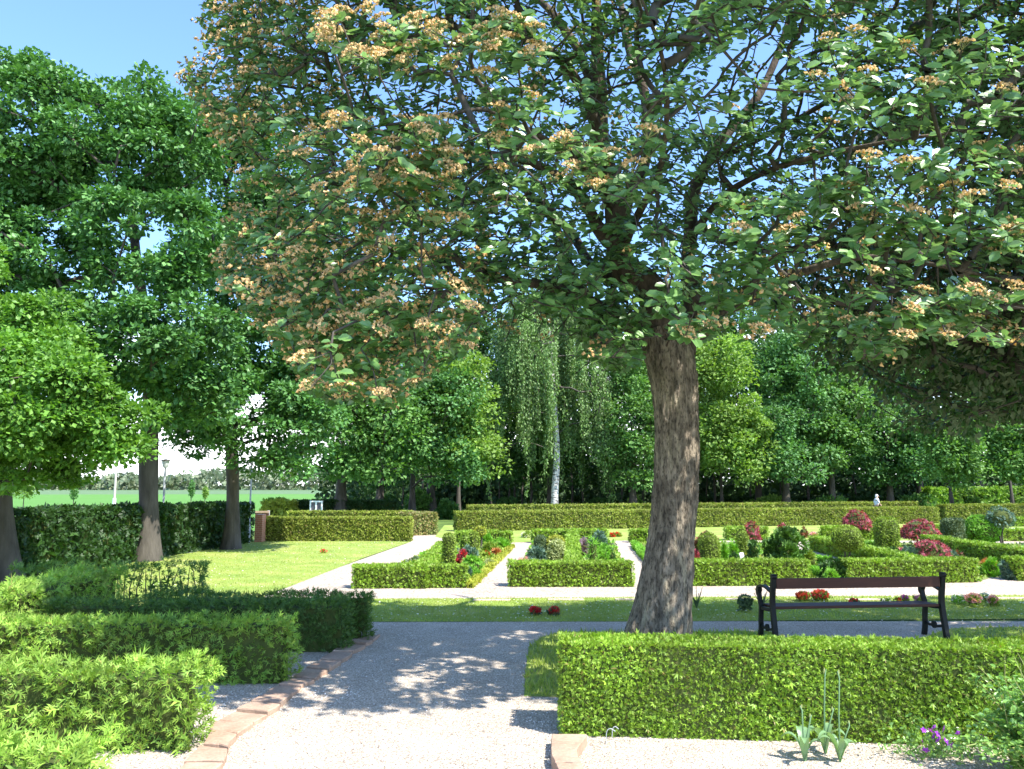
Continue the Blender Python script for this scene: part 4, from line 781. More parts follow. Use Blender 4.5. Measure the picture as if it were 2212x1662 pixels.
limbs = [
    [(1436, 740, 0, 50), (1412, 680, 0, 40), (1380, 610, 0, 33), (1345, 540, -.1, 28), (1325, 450, -.2, 25), (1308, 350, -.3, 24), (1298, 220, -.4, 18), (1290, 80, -.5, 14), (1280, -60, -.6, 10), (1270, -200, -.6, 5)],
    [(1470, 760, .05, 34), (1492, 700, .1, 24), (1498, 620, .2, 19), (1488, 540, .3, 16), (1492, 450, .4, 14), (1530, 350, .5, 12), (1580, 270, .6, 11), (1640, 200, .6, 9), (1690, 90, .7, 7), (1720, -60, .7, 4)],
    [(1490, 730, .05, 20), (1530, 700, -.2, 14), (1580, 662, -.5, 12), (1630, 632, -.8, 11), (1720, 590, -1.2, 9), (1850, 560, -1.7, 7), (2000, 570, -2.1, 5), (2150, 600, -2.4, 3)],
    [(1385, 700, 0, 24), (1340, 690, -.2, 18), (1285, 658, -.3, 16), (1225, 632, -.4, 13), (1163, 613, -.5, 11), (1060, 602, -.6, 8), (940, 640, -.6, 6), (830, 680, -.5, 5), (700, 720, -.3, 3)],
    [(1300, 668, -.3, 13), (1262, 640, -.1, 12), (1240, 600, .1, 11), (1215, 540, .2, 10), (1192, 480, .3, 9), (1120, 400, .4, 7), (1000, 340, .6, 5), (860, 300, .8, 4)],
    [(1330, 530, -.1, 18), (1290, 490, -.3, 15), (1255, 430, -.5, 13), (1200, 380, -.8, 11), (1120, 340, -1.0, 9), (1010, 330, -1.2, 7), (880, 350, -1.4, 5), (740, 390, -1.5, 3)],
    [(1330, 600, .1, 14), (1270, 560, .4, 12), (1245, 520, .6, 10), (1170, 440, .8, 8), (1060, 430, 1.0, 6), (900, 470, 1.1, 4), (720, 520, 1.2, 3)],
    [(1340, 470, .1, 16), (1385, 370, .4, 13), (1400, 270, .5, 12), (1375, 150, .6, 11), (1345, 40, .7, 8), (1340, -120, .7, 5)],
    [(1303, 300, -.3, 14), (1250, 180, -.8, 11), (1150, 90, -1.2, 9), (1000, 60, -1.5, 7), (850, 90, -1.8, 5), (660, 120, -1.8, 3)],
    [(1298, 220, -.4, 12), (1200, 40, .2, 9), (1060, -60, .4, 7), (850, -60, .6, 5), (600, 20, .8, 3)],
    [(1488, 520, .3, 10), (1560, 430, -.2, 8), (1660, 370, -.8, 7), (1800, 330, -1.4, 6), (1950, 300, -1.9, 4), (2120, 280, -2.2, 3)],
    [(1535, 345, .5, 9), (1640, 300, .2, 7), (1800, 210, 0, 6), (1900, 110, -.2, 5), (2020, 40, -.4, 3)],
    [(1400, 270, .5, 9), (1460, 160, .4, 7), (1540, 60, .1, 6), (1600, -80, 0, 4)],
    [(1345, 540, -.1, 12), (1380, 460, -.8, 9), (1420, 380, -1.5, 7), (1440, 260, -2.2, 6), (1430, 120, -2.8, 5), (1380, -20, -3.2, 3)],
    [(1325, 450, -.2, 12), (1260, 360, -1.2, 9), (1160, 290, -2.0, 7), (1050, 240, -2.6, 5), (930, 260, -2.9, 3)],
]
nodes = []; chl = []
def add_path(P3, start_len):
    acc = start_len; first = len(nodes)
    for i in range(len(P3)):
        if i: acc += np.linalg.norm(P3[i] - P3[i - 1])
        nodes.append((P3[i], (len(nodes) - 1) if i else -1, acc * .35))
for li, l in enumerate(limbs):
    s = spline(limb_pts(l), .10); wob = vnoise(s[:, :3] + li * 3, 2.6, li) * .5; s2 = s.copy(); s2[1:-1, 0] += wob[1:-1] * s[1:-1, 3] * .9; s2[1:-1, 2] += vnoise(s[1:-1, :3], 3.1, li + 9) * s[1:-1, 3] * .7
    ch = tube(s2[:, :3], s2[:, 3] * (1 + .06 * np.sin(np.arange(len(s2)) * .9)), 14 if l[0][3] > 15 else 9, 0); mk('limb', ch, M['bark_limb_shaded'], parent=root, origin=tuple(tb))
    add_path(s2[3::2, :3], .5 + (np.linalg.norm(s2[0, :3] - np.array(AT(1430, 700, TY)))))
# canopy outline seen from the lawn, and the shade it casts
SIL = [(300, -900), (392, -60), (372, 110), (398, 190), (440, 270), (492, 335), (505, 430), (468, 560), (488, 630), (560, 705), (622, 770), (660, 850), (720, 872), (800, 870), (850, 880), (905, 830), (955, 790), (1000, 770), (1020, 745), (1045, 690), (1060, 655), (1130, 665), (1230, 700), (1262, 780), (1330, 815), (1385, 790), (1405, 725), (1500, 740), (1545, 745), (1575, 715), (1610, 650), (1660, 700), (1740, 760), (1800, 700), (1870, 790), (1960, 760), (2060, 720), (2150, 745), (2600, 760), (3000, -900)]
def canopy_ok(P, noise=True):
    px, py = proj(P); ins = inpoly(px, py, SIL)
    j = vnoise(P, 1.7, 4) * .35 if noise else 0
    sx, sy = P[:, 0] + SHX * P[:, 2], P[:, 1] + SHY * P[:, 2]
    ok = (sy > 7.15 + j) & (sy < 12.9 + j) & (sx > -3.9 - (sy - 7.9) * .98 + j)
    return ins & ok & (P[:, 2] > 2.1)
def sample(n):
    out = []
    tot = 0
    while tot < n:
        P = np.column_stack([rng.uniform(-5.6, 8.5, 6000), rng.uniform(3.6, 11.6, 6000), rng.uniform(2.1, 9.3, 6000)])
        c = np.array([1.6, 8.5, 5.4]); q = (P - c) / np.array([7.0, 4.4, 4.1]); r = np.linalg.norm(q, axis=1)
        ok = canopy_ok(P) & (r < 1.02) & (rng.random(len(P)) < .25 + .75 * r ** 2)
        gap = vnoise(P, 1.25, 11); ok &= gap > -.36
        px, py = proj(P)
        # the crown is thinner round the big limbs
        mid = ((px - 1120) / 330) ** 2 + ((py - 520) / 210) ** 2
        ok &= rng.random(len(P)) < np.clip(.85 + .3 * mid, 0, 1) * np.where(px < 900, 1.0, .85)
        # clusters thinned along the sun's path so that light reaches the trunk
        sxx, syy = P[:, 0] + SHX * (P[:, 2] - 1.6), P[:, 1] + SHY * (P[:, 2] - 1.6)
        e1 = np.abs((sxx - 1.9) * SUN.y - (syy - 9.35) * SUN.x); al = (sxx - 1.9) * SUN.x + (syy - 9.35) * SUN.y
        ok &= ~((e1 < .55) & (np.abs(al) < 1.3) & (rng.random(len(P)) < .86))
        P = P[ok]; out.append(P); tot += len(P)
    return np.concatenate(out)[:n]
C = sample(11800)
# sunlit sprays on the camera side of the crown
def spray(px0, px1, py0, py1, Y0, Y1, n):
    return np.array([tuple(AT(rng.uniform(px0, px1), rng.uniform(py0, py1), rng.uniform(Y0, Y1))) for _ in range(n)])
SP = np.concatenate([spray(1560, 1900, 400, 520, 6.0, 6.6, 46), spray(1420, 1700, 560, 730, 6.2, 7.0, 44), spray(1850, 2210, 330, 560, 5.6, 6.4, 60), spray(1950, 2180, 620, 740, 5.7, 6.3, 26), spray(1750, 2200, 80, 260, 5.4, 6.4, 50),
    spray(650, 990, 250, 420, 5.6, 6.4, 60), spray(700, 1160, 30, 150, 5.2, 6.0, 60), spray(1050, 1300, 180, 330, 5.6, 6.6, 30)])
# crown clusters cut away towards the sun so that these sprays catch light
sund = np.array([SUN.x * math.cos(EL), SUN.y * math.cos(EL), math.sin(EL)])
keep = np.ones(len(C), bool)
for q_ in SP:
    d_ = C - q_; al = d_ @ sund; e_ = np.linalg.norm(d_ - al[:, None] * sund, axis=1); keep &= ~((al > .15) & (e_ < .44))
keep |= rng.random(len(C)) < .10
C = np.concatenate([C[keep], SP, spray(1045, 1400, 540, 740, 8.6, 10.6, 190), spray(900, 1350, 330, 600, 8.6, 10.2, 200), spray(1400, 1800, 250, 560, 8.0, 10.2, 170), spray(1240, 1400, 660, 810, 8.4, 9.6, 50)])
Ps, par, tips, n0 = grow(nodes, list(C), bias=.25, step=.18, jit=.10, sag=.05)
tag(mk('twigs', twigs(Ps, par, tips, n0, .0042, .42, .05, thin=3), M['bark_dark'], parent=root, origin=tuple(tb)), kind='stuff')
# leaves as rosettes on the twig tips
tipP = Ps[tips]; tipD = nrm(Ps[tips] - Ps[par[tips]]); ntip = len(tipP)
per = rng.integers(6, 10, ntip); idx = np.repeat(np.arange(ntip), per); nl = len(idx)
ang = rng.random(nl) * 2 * math.pi; D = nrm(tipD * .5 + np.array([0, 0, .9])); ref = nrm(np.cross(D, rng.normal(size=(ntip, 3)))); sid = np.cross(D, ref)
Rr = ref[idx] * np.cos(ang)[:, None] + sid[idx] * np.sin(ang)[:, None]; back = rng.uniform(0, .13, nl)[:, None]
LPs = tipP[idx] - tipD[idx] * back + Rr * .02 + rng.normal(size=(nl, 3)) * .018
LA = nrm(Rr + D[idx] * rng.uniform(-.15, .55, nl)[:, None] + np.array([0, 0, -.22])); LN = D[idx] * .8 + rdir(nl) * .6 + np.array([.28, -.45, .35]); LS = rng.uniform(.08, .132, nl)
spk = {tuple(np.round(q, 4)) for q in SP}; isS = np.array([tuple(np.round(q, 4)) in spk for q in tipP])[idx]
LN[isS] = D[idx][isS] * .25 + rdir(isS.sum()) * .42 + np.array([.25, -.85, .45]); LS[isS] *= 1.1
fr = (~isS) & (LPs[:, 1] < 8.8); LN[fr] += np.array([.0, -.35, .0])
ok = canopy_ok(LPs + LA * .05, False) | (rng.random(nl) < .25)
LPs, LA, LN, LS = LPs[ok], LA[ok], LN[ok], LS[ok]
px, py = proj(LPs); vis = (px > 0) & (px < 2212) & (py > 0) & (py < 1000); dist = np.linalg.norm(LPs - np.array([0, 0, CH]), axis=1)
sc = np.where(vis, dist, 99); near = np.argsort(sc)[:290]; msk = np.ones(len(LPs), bool); msk[near] = False
tag(mk('leaves', [cloud(LPs[msk], LA[msk], LN[msk], LS[msk], T_LEAF)], M['sorbus'], parent=root, origin=tuple(tb)), kind='stuff')
lm = None
def mat_from(p, A, Nn, s):
    A = A / np.linalg.norm(A); B = np.cross(Nn, A); B /= np.linalg.norm(B); Cc = np.cross(A, B)
    return Matrix(((A[0] * s, B[0] * s, Cc[0] * s, p[0]), (A[1] * s, B[1] * s, Cc[1] * s, p[1]), (A[2] * s, B[2] * s, Cc[2] * s, p[2]), (0, 0, 0, 1)))
TVL = T_LEAF[0]
for i in near:
    if lm is None:
        lm = bpy.data.meshes.new('leaf'); lm.from_pydata([tuple(v) for v in TVL], [], T_LEAF[1]); lm.materials.append(M['sorbus'])
    o = bpy.data.objects.new('leaf', lm); col.objects.link(o); o.parent = root; o.matrix_local = mat_from(LPs[i] - np.array(tuple(tb)), LA[i], LN[i], LS[i])
# faded flower heads
def flower_mesh(n=46, k_=1.0, m=9):
    rr = np.sqrt(rng.random(n)); a = rng.random(n) * 6.283; P = np.column_stack([rr * np.cos(a), rr * np.sin(a), .55 + .28 * (1 - rr ** 2) + rng.normal(size=n) * .05])
    T = (np.array([(1, 0, 0), (-.5, .87, 0), (-.5, -.87, 0), (0, 0, .9)]) * .5, [(0, 1, 3), (1, 2, 3), (2, 0, 3)])
    c1 = cloud(P, rdir(n) * np.array([1, 1, .3]), rdir(n, 1.2), rng.uniform(.22, .40, n) * k_, T, 0)
    if not m: return [c1]
    Q = P[:m]; O = np.zeros((m, 3)); st_ = prism_edges(O, Q, np.full(m, .025), np.full(m, .015), 3, 1)
    return [c1, st_]
fch = flower_mesh()
px, py = proj(tipP); tipdist = tipP[:, 1]
wgt = np.where((px < 1080) & (px > 340), 1.0, 0) + np.where((px >= 1080) & (py < 420) & (px < 1400), .7, 0) + np.where((px > 1500) & (py > 380), .55, 0) + np.where((px > 1750) & (py < 380), .35, 0) + .08
outer = (np.linalg.norm((tipP - np.array([1.6, 8.3, 5.4])) / np.array([7.0, 4.4, 4.1]), axis=1) > .62)
wgt = wgt * np.where(outer, 1, .25) * np.where((px > -60) & (px < 2270) & (py > -200), 1, .3); selp = rng.random(ntip) < wgt * .74
fi = np.where(selp)[0]; fi = fi[np.argsort(tipP[fi, 1])]; print('flowers', len(fi), 'leaves', nl)
fm = mk('flower_head', fch, [M['flower'], M['drystem']], parent=root); fm_me = fm.data; bpy.data.objects.remove(fm)
allc = []; fch2 = flower_mesh(13, 1.5, 0)
for c_, i in enumerate(fi):
    D_ = nrm(tipD[i] * .4 + np.array([0, -.25, .9]) + rng.normal(size=3) * .15); ax = nrm(np.cross(D_, rng.normal(size=3))); sz = rng.uniform(.072, .115); p = tipP[i] - D_ * .01
    if c_ < 290:
        o = bpy.data.objects.new('flower_head', fm_me); col.objects.link(o); o.parent = root; o.matrix_local = mat_from(p - np.array(tuple(tb)), ax, D_, sz)
    else:
        for (v, f, mi, *r_) in fch2:
            B = np.cross(D_, ax); allc.append((p + sz * (v[:, 0:1] * ax + v[:, 1:2] * B + v[:, 2:3] * D_), f, mi))
if allc: tag(mk('flower_heads', allc, [M['flower'], M['drystem']], parent=root, origin=tuple(tb)), kind='stuff')

# --- second whitebeam reaching in from the right
def second_tree():
    b = Vector((11.6, 10.6, 0)); e = empty('whitebeam_tree', b, 'dark shaded whitebeam whose hanging branches fill the upper right corner', 'tree')
    SIL2 = [(1700, -400), (1760, 200), (1700, 480), (1690, 700), (1760, 820), (1800, 900), (1880, 930), (1990, 905), (2060, 930), (2150, 890), (2300, 930), (2400, 930), (2400, -400)]
    tp = spline([(b.x, b.y, 0), (b.x - .2, b.y, 1.6), (b.x + .1, b.y, 3.2), (b.x - .2, b.y - .2, 5.5), (b.x - .1, b.y, 8)], .3); u = np.linspace(0, 1, len(tp)); mk('trunk', tube(tp, .36 * (1 - .75 * u), 14), M['bark'], parent=e, origin=tuple(b))
    P = np.column_stack([rng.uniform(3, 18, 90000), rng.uniform(6.5, 14, 90000), rng.uniform(2.3, 10.5, 90000)]); c = np.array([10.8, 10.2, 5.6]); q = np.linalg.norm((P - c) / np.array([7.4, 3.4, 4.6]), axis=1); sy = P[:, 1] + SHY * P[:, 2]
    px, py = proj(P); ok = (q < 1) & (inpoly(px, py, SIL2) | (px > 2250)) & (sy > 8.0) & (sy < 13.4) & (rng.random(len(P)) < (.25 + .75 * q ** 2) * np.where(py < 500, .35, 1)) & (vnoise(P, .9, 2) > -.35)
    C = P[ok][:2300]; nodes = [(tp[i], i - 5 - 1, (i - 5) * .1) for i in range(5, len(tp))]
    Ps, par, tips, n0 = grow(nodes, list(C), bias=.3, step=.3, jit=.08, sag=.05); mk('limbs', twigs(Ps, par, tips, n0, .007, .5, .18, thin=3), M['bark_dark'], parent=e, origin=tuple(b))
    n = 90000; k = rng.integers(0, len(C), n); uu = rdir(n); Q = C[k] + uu * rng.uniform(.08, .30, (n, 1)) * np.array([1, 1, .8]); A = uu + rdir(n) * .8; A[:, 2] -= .5
    tag(mk('leaves', [cloud(Q, A, rdir(n) * .6 + np.array([0, 0, .8]), rng.uniform(.07, .115, n), T_LEAF4)], M['sorbus_shaded'], parent=e, origin=tuple(b)), kind='stuff')
second_tree()

# ------------------------------------------------------------------ bench
def bench():
    a = G(1674, 1393); c = G(2042, 1385); d = (c - a).normalized(); n = Vector((-d.y, d.x, 0)); Lb = (c - a).length
    e = empty('park_bench', a, 'dark wooden park bench with black cast-iron ends seen from behind', 'bench', rz=0)
    def W(x, y, z): p = a + d * x + n * y; return (p.x, p.y, z)
    rz = math.atan2(d.y, d.x); H = .82
    def slat(name, y0, z0, sy, sz, lean=0):
        L2 = Lb - .07; bmv = []
        cx = W(Lb / 2, y0, z0); ch = [box(cx, (L2, sy, sz), rz)]
        o = mk(name, ch, M['benchwood'], parent=e, origin=tuple(a)); m = o.modifiers.new('bevel', 'BEVEL'); m.width = .006; m.segments = 2; return o
    slat('backrest', -.012, .715, .032, .125)
    for k in range(4): slat('seat_slat', .055 + k * .095, .425 - .004 * k, .084, .034)
    for x in (0, Lb):
        s = [W(x, .0, 0), W(x, .02, .18), W(x, .04, .36), W(x, .03, .5), W(x, .0, .66), W(x, -.03, .78), W(x, -.045, .81)]
        ch = []
        def flat(pts, wd, th):     # flat bar of section wd along the bench, th across
            P = spline(pts, .03); r = []
            T = nrm(np.gradient(P, axis=0)); dd_ = np.array(tuple(d)); V = []
            for i in range(len(P)):
                q = np.cross(T[i], dd_); q /= np.linalg.norm(q); t = th[0] + (th[1] - th[0]) * i / (len(P) - 1)
                V += [P[i] + dd_ * wd / 2 + q * t / 2, P[i] + dd_ * wd / 2 - q * t / 2, P[i] - dd_ * wd / 2 - q * t / 2, P[i] - dd_ * wd / 2 + q * t / 2]
            m = len(P); Fc = [(i * 4 + k, i * 4 + (k + 1) % 4, (i + 1) * 4 + (k + 1) % 4, (i + 1) * 4 + k) for i in range(m - 1) for k in range(4)] + [(0, 3, 2, 1), (m * 4 - 4, m * 4 - 3, m * 4 - 2, m * 4 - 1)]
            return (np.array(V), np.array(Fc), 0)
        ch.append(flat([W(x, -.045, 0), W(x, -.01, .2), W(x, .02, .40), W(x, .02, .52), W(x, -.005, .66), W(x, -.03, .80)], .055, (.06, .05)))
        kb = W(x, -.035, .815); ch += tube([W(x - .03, -.035, .80), W(x + .03, -.035, .80)], .032, 12)
        mk('back_post', ch, M['iron'], parent=e, origin=tuple(a))
        mk('front_leg', [flat([W(x, .42, 0), W(x, .39, .12), W(x, .38, .26), W(x, .36, .40), W(x, .39, .47), W(x, .41, .55), W(x, .40, .62)], .05, (.05, .04))], M['iron'], parent=e, origin=tuple(a))
        mk('armrest', [flat([W(x, .0, .60), W(x, .12, .635), W(x, .22, .655), W(x, .34, .65), W(x, .42, .62), W(x, .44, .565), W(x, .42, .53)], .05, (.022, .04))] + tube([W(x - .028, .41, .60), W(x + .028, .41, .60)], .035, 12), M['iron'], parent=e, origin=tuple(a))
        mk('stretcher', [flat([W(x, .0, .18), W(x, .16, .15), W(x, .20, .165), W(x, .28, .15), W(x, .39, .18)], .022, (.03, .03))] + tube([W(x - .012, .20, .165), W(x + .012, .20, .165)], .045, 12), M['iron'], parent=e, origin=tuple(a))
        mk('seat_support', [flat([W(x, .02, .40), W(x, .2, .385), W(x, .37, .385)], .035, (.04, .04))], M['iron'], parent=e, origin=tuple(a))
bench()

# ------------------------------------------------------------------ stone edgings
def slab(poly, z0, z1, parent, org, seed):
    n = len(poly); r = random.Random(seed); P = []
    for i in range(n):
        a, b = poly[i], poly[(i + 1) % n]; P.append(a); P.append(a.lerp(b, .5) + Vector((r.uniform(-.02, .02), r.uniform(-.02, .02), 0)))
    m = len(P); c = sum(P, Vector()) / m
    V = [(p.x, p.y, z0) for p in P] + [(p.x, p.y, z1 - .008) for p in P] + [((c + (p - c) * .95).x, (c + (p - c) * .95).y, z1 + r.uniform(-.003, .003)) for p in P] + [(c.x, c.y, z1 + .002)]
    Fc = []
    for i in range(m):
        j = (i + 1) % m; Fc += [(i, j, m + j, m + i), (m + i, m + j, 2 * m + j, 2 * m + i)]
    V = np.array(V); tri = [(2 * m + i, 2 * m + (i + 1) % m, 3 * m) for i in range(m)]
    return mk('stone', [(V, Fc, 0), (V, tri, 0)], M['stone'], parent=parent, origin=org)
eL = [(330, 1720), (402, 1662), (437, 1624), (455, 1590), (470, 1568), (505, 1545), (540, 1527), (575, 1508), (600, 1487), (632, 1470), (660, 1451), (690, 1434), (716, 1416), (745, 1397), (770, 1387), (795, 1378)]
eR = [(420, 1720), (482, 1662), (492, 1632), (512, 1600), (548, 1572), (578, 1552), (606, 1532), (632, 1508), (650, 1492), (680, 1476), (710, 1455), (738, 1436), (762, 1417), (790, 1400), (806, 1390), (822, 1374)]
e = empty('stone_edging', G(560, 1560), 'uneven reddish sandstone edging along the left side of the gravel path', 'edging')
for i in range(len(eL) - 1):
    r = random.Random(i); jl = r.uniform(-10, 12) if i % 2 else 0
    slab([G(eL[i][0] + 2 + jl, eL[i][1] - 1.5), G(eR[i][0], eR[i][1] - 2), G(eR[i + 1][0] - 1, eR[i + 1][1] + 2), G(eL[i + 1][0] + jl, eL[i + 1][1] + 2)], .0, .035 + r.uniform(0, .022), e, tuple(e.location), i)
e = empty('stone_edging', G(1225, 1640), 'short sandstone edging at the left end of the front right hedge', 'edging')
gl = [(1192, 1588), (1190, 1622), (1199, 1655), (1206, 1700)]; gr = [(1268, 1589), (1246, 1622), (1256, 1655), (1262, 1700)]
for i in range(3): slab([G(gl[i][0], gl[i][1] + 1.5, .07), G(gl[i + 1][0], gl[i + 1][1] - 1.5, .07), G(gr[i + 1][0], gr[i + 1][1] - 1.5, .07), G(gr[i][0], gr[i][1] + 1.5, .07)][::-1][:4], 0, .085 + .008 * i, e, tuple(e.location), 50 + i)

# ------------------------------------------------------------------ small things in front
def tulips(px, py, htop, label, nst, seed):
    r = random.Random(seed); b = G(px, py); e = empty('seeding_tulip', b, label, 'plant', 'faded tulips with tall stalks')
    for k in range(nst):
        zt = AT(px, htop[k][1], b.y).z; xt = AT(htop[k][0], htop[k][1], b.y).x
        mk('stalk', tube([(b.x, b.y, 0), (b.x + (xt - b.x) * .4, b.y, zt * .5), (xt, b.y - .02, zt * .93), (xt + r.uniform(-.01, .02), b.y, zt)], [.007, .006, .005, .003], 6) , M['tulip'], parent=e, origin=tuple(b))
        mk('seed_pod', tube([(xt, b.y, zt * .95), (xt + .004, b.y, zt * .98), (xt + .006, b.y, zt + .01)], [.004, .008, .003], 6), M['drystem'], parent=e, origin=tuple(b))
    for k in range(4 + seed % 2):
        a = k * 1.7 + seed; L_ = r.uniform(.22, .34); wd = r.uniform(.022, .034); V = []; Fc = []; m = 8
        for i in range(m + 1):
            t = i / m; out_ = L_ * .55 * t ** 1.3; z = L_ * (math.sin(t * 2.2)) * .62; ww = wd * math.sin(math.pi * min(1, t * .93 + .07)) ** .7
            c = Vector((b.x + math.cos(a) * out_, b.y + math.sin(a) * out_, .01 + z)); sd_ = Vector((-math.sin(a), math.cos(a), 0))
            for q in (-1, 0, 1): p = c + sd_ * ww * q; V.append((p.x, p.y, p.z - (.010 if q == 0 else 0)))
        for i in range(m):
            for q in (0, 1): Fc.append((i * 3 + q, i * 3 + q + 1, i * 3 + q + 4, i * 3 + q + 3))
        mk('leaf', [(np.array(V), np.array(Fc), 0, True)], M['tulip'], parent=e, origin=tuple(b))
tulips(1739, 1646, [(1730, 1525), (1748, 1545)], 'faded tulip with two stalks, leftmost of the three clumps before the front hedge', 2, 1)
tulips(1783, 1630, [(1779, 1446), (1796, 1530)], 'faded tulip with the tallest stalk, middle one of the three clumps', 2, 2)
tulips(1815, 1648, [(1810, 1450), (1832, 1560)], 'faded tulip with broad leaves, rightmost of the three clumps', 2, 3)

def rosebush():
    b = G(2150, 1660); b = Vector((3.48, 5.42, 0)); e = empty('rose_bush', b, 'glossy-leaved rose bush with reddish shoots in the bottom right corner', 'shrub')
    canes = []; tp = []
    for k in range(64):
        a = rng.uniform(0, 6.283); ro = rng.uniform(.1, .72); h = rng.uniform(.25, .66) * (1 if ro < .5 else .7)
        p0 = np.array([b.x, b.y, 0]) + np.array([math.cos(a), math.sin(a), 0]) * .12; p2 = np.array([b.x + math.cos(a) * ro, b.y + math.sin(a) * ro * .6, h]); p1 = (p0 + p2) / 2 + np.array([0, 0, .12])
        sp = spline([p0, p1, p2], .06); canes.append((sp, k)); tp.append(sp)
    mk('canes', sum([tube(s, np.linspace(.008, .003, len(s)), 5) for s, _ in canes], []), M['drystem'], parent=e, origin=tuple(b))
    sh_ = []
    for k in range(14):
        a = rng.uniform(0, 6.283); x_ = b.x + math.cos(a) * .25; y_ = b.y + math.sin(a) * .15; h_ = rng.uniform(.6, .86); sh_ += tube([(x_, y_, .3), (x_ + rng.uniform(-.08, .04), y_, h_ * .8), (x_ + rng.uniform(-.2, .05), y_, h_)], [.004, .003, .0015], 4)
    mk('young_shoots', sh_, M['drystem'], parent=e, origin=tuple(b))['kind'] = 'stuff'
    allp = np.concatenate([s[2:] for s in tp]); n = 9500; k = rng.integers(0, len(allp), n); P = allp[k] + rdir(n) * rng.uniform(.01, .075, (n, 1)); P[:, 2] = np.maximum(P[:, 2], .02)
    A = rdir(n) ; A[:, 2] *= .5; tag(mk('leaves', [cloud(P, A, rdir(n) * .6 + np.array([0, -.1, .8]), rng.uniform(.022, .045, n), T_LEAF)], M['rose'], parent=e, origin=tuple(b)), kind='stuff')
rosebush()
def violets():
    b = G(2035, 1640); e = empty('purple_flower_plant', b, 'low purple-flowering plant at the left foot of the rose bush', 'flowers')
    fl = [(1995, 1578), (2010, 1580), (2019, 1572), (2040, 1575), (1990, 1600), (2018, 1592), (2040, 1600), (2048, 1606), (2070, 1585), (2120, 1590), (2000, 1622), (2056, 1612), (2028, 1600), (2024, 1586)]
    stems = []
    fme = None
    for x, y in fl:
        p = AT(x, y, b.y + rng.uniform(-.15, .0)); stems += tube([(b.x + (p.x - b.x) * .3, b.y, 0), ((b.x * .3 + p.x * .7), b.y, p.z * .7), tuple(p)], [.004, .003, .002], 4)
        if fme is None:
            c = []; 
            for q in range(5):
                a = q * 1.2566; c.append(cloud(np.array([[0, 0, 0.]]), np.array([[math.cos(a), math.sin(a), .25]]), np.array([[0, 0, 1.]]), 1.0, T_LEAF))
            o = mk('blossom', c, M['violetfl'], parent=e); fme = o.data
        else: o = bpy.data.objects.new('blossom', fme); col.objects.link(o); o.parent = e
        o.location = p - b; o.rotation_euler = (rng.uniform(.6, 1.3), rng.uniform(-.4, .4), rng.uniform(0, 6)); s_ = rng.uniform(.022, .032); o.scale = (s_, s_, s_)
    mk('stems', stems, M['tulip'], parent=e, origin=tuple(b))
    n = 900; P = np.array([b.x, b.y + .05, .0]) + rng.normal(size=(n, 3)) * np.array([.16, .1, .09]); P[:, 2] = np.abs(P[:, 2]) + .01
    tag(mk('leaves', [cloud(P, rdir(n, .6), rdir(n, .5), rng.uniform(.02, .04, n), T_LEAF4)], M['rose'], parent=e, origin=tuple(b)), kind='stuff')
violets()
def stake(px, py, h, dx, label):
    b = G(px, py); s = spline([(b.x, b.y, 0), (b.x - dx * .1, b.y, h * .8), (b.x - dx * .5, b.y, h), (b.x - dx, b.y, h * .82)], .01)
    tag(mk('plant_stake', tube(s, .0032, 6), M['galv'], origin=tuple(b)), label, 'plant stake', 'bent white metal plant stakes')
stake(1309, 1608, .11, -.07, 'bent pale stake in the gravel before the front right hedge'); stake(1322, 1600, .10, -.05, 'second bent pale stake just right of the one before the front hedge')
stake(418, 1612, .10, .06, 'bent white stake at the end of the second feathery hedge'); stake(606, 1464, .09, .06, 'bent white stake at the end of the third feathery hedge')
stake(734, 1404, .13, .05, 'bent white stake at the end of the shaded fourth feathery hedge'); stake(782, 1384, .11, .06, 'bent white stake beside the farthest feathery hedge')

def flowerclump(px, py, w_, hpx, col_, label, n=120, leaf='topi', group='flower clumps set in the grass strip'):
    b = G(px, py); Y = b.y; h = hpx * Y / F; ww = w_ * Y / F; e = empty('flower_clump', b, label, 'flowers', group)
    P = np.array([b.x, b.y, 0]) + rng.normal(size=(n, 3)) * np.array([ww * .22, ww * .22, 0]); P[:, 2] = rng.uniform(.01, h * .7, n)
    mk('foliage', [cloud(P, rdir(n, .8), rdir(n), rng.uniform(.04, .09, n), T_LEAF4)], M[leaf], parent=e, origin=tuple(b))
    u = rdir(n); P = np.array([b.x, b.y, h * .68]) + u * np.array([ww / 2, ww / 2, h * .32]) * rng.uniform(.7, 1, (n, 1))
    mk('blossom', [cloud(P, u + rdir(n) * .6, u, rng.uniform(.025, .05, n), T_OAK)], M[col_], parent=e, origin=tuple(b))
flowerclump(1156, 1330, 20, 17, 'redfl', 'dark red flower clump in the shaded grass, left one of the pair', leaf='dkgrey'); flowerclump(1197, 1331, 18, 17, 'redfl', 'dark red flower clump in the shaded grass, right one of the pair', leaf='dkgrey')
flowerclump(1735, 1300, 26, 19, 'corfl', 'coral red begonia clump seen through the bench, left one', 200); flowerclump(1773, 1299, 32, 22, 'corfl', 'larger coral red begonia clump seen through the bench, right one', 240)
flowerclump(1941, 1305, 10, 11, 'redfl', 'small red clump behind the right part of the bench seat', 70); flowerclump(1955, 1303, 12, 14, 'mauvefl', 'mauve clump behind the right part of the bench seat', 80); flowerclump(1986, 1304, 20, 15, 'mauvefl', 'pale mauve clump just left of the right bench armrest', 50)
flowerclump(1914, 1306, 14, 10, 'whitefl', 'white clump seen above the bench seat', 80); flowerclump(1844, 1306, 14, 10, 'redfl', 'dark red clump just visible over the bench seat', 50, 'dkgrey')
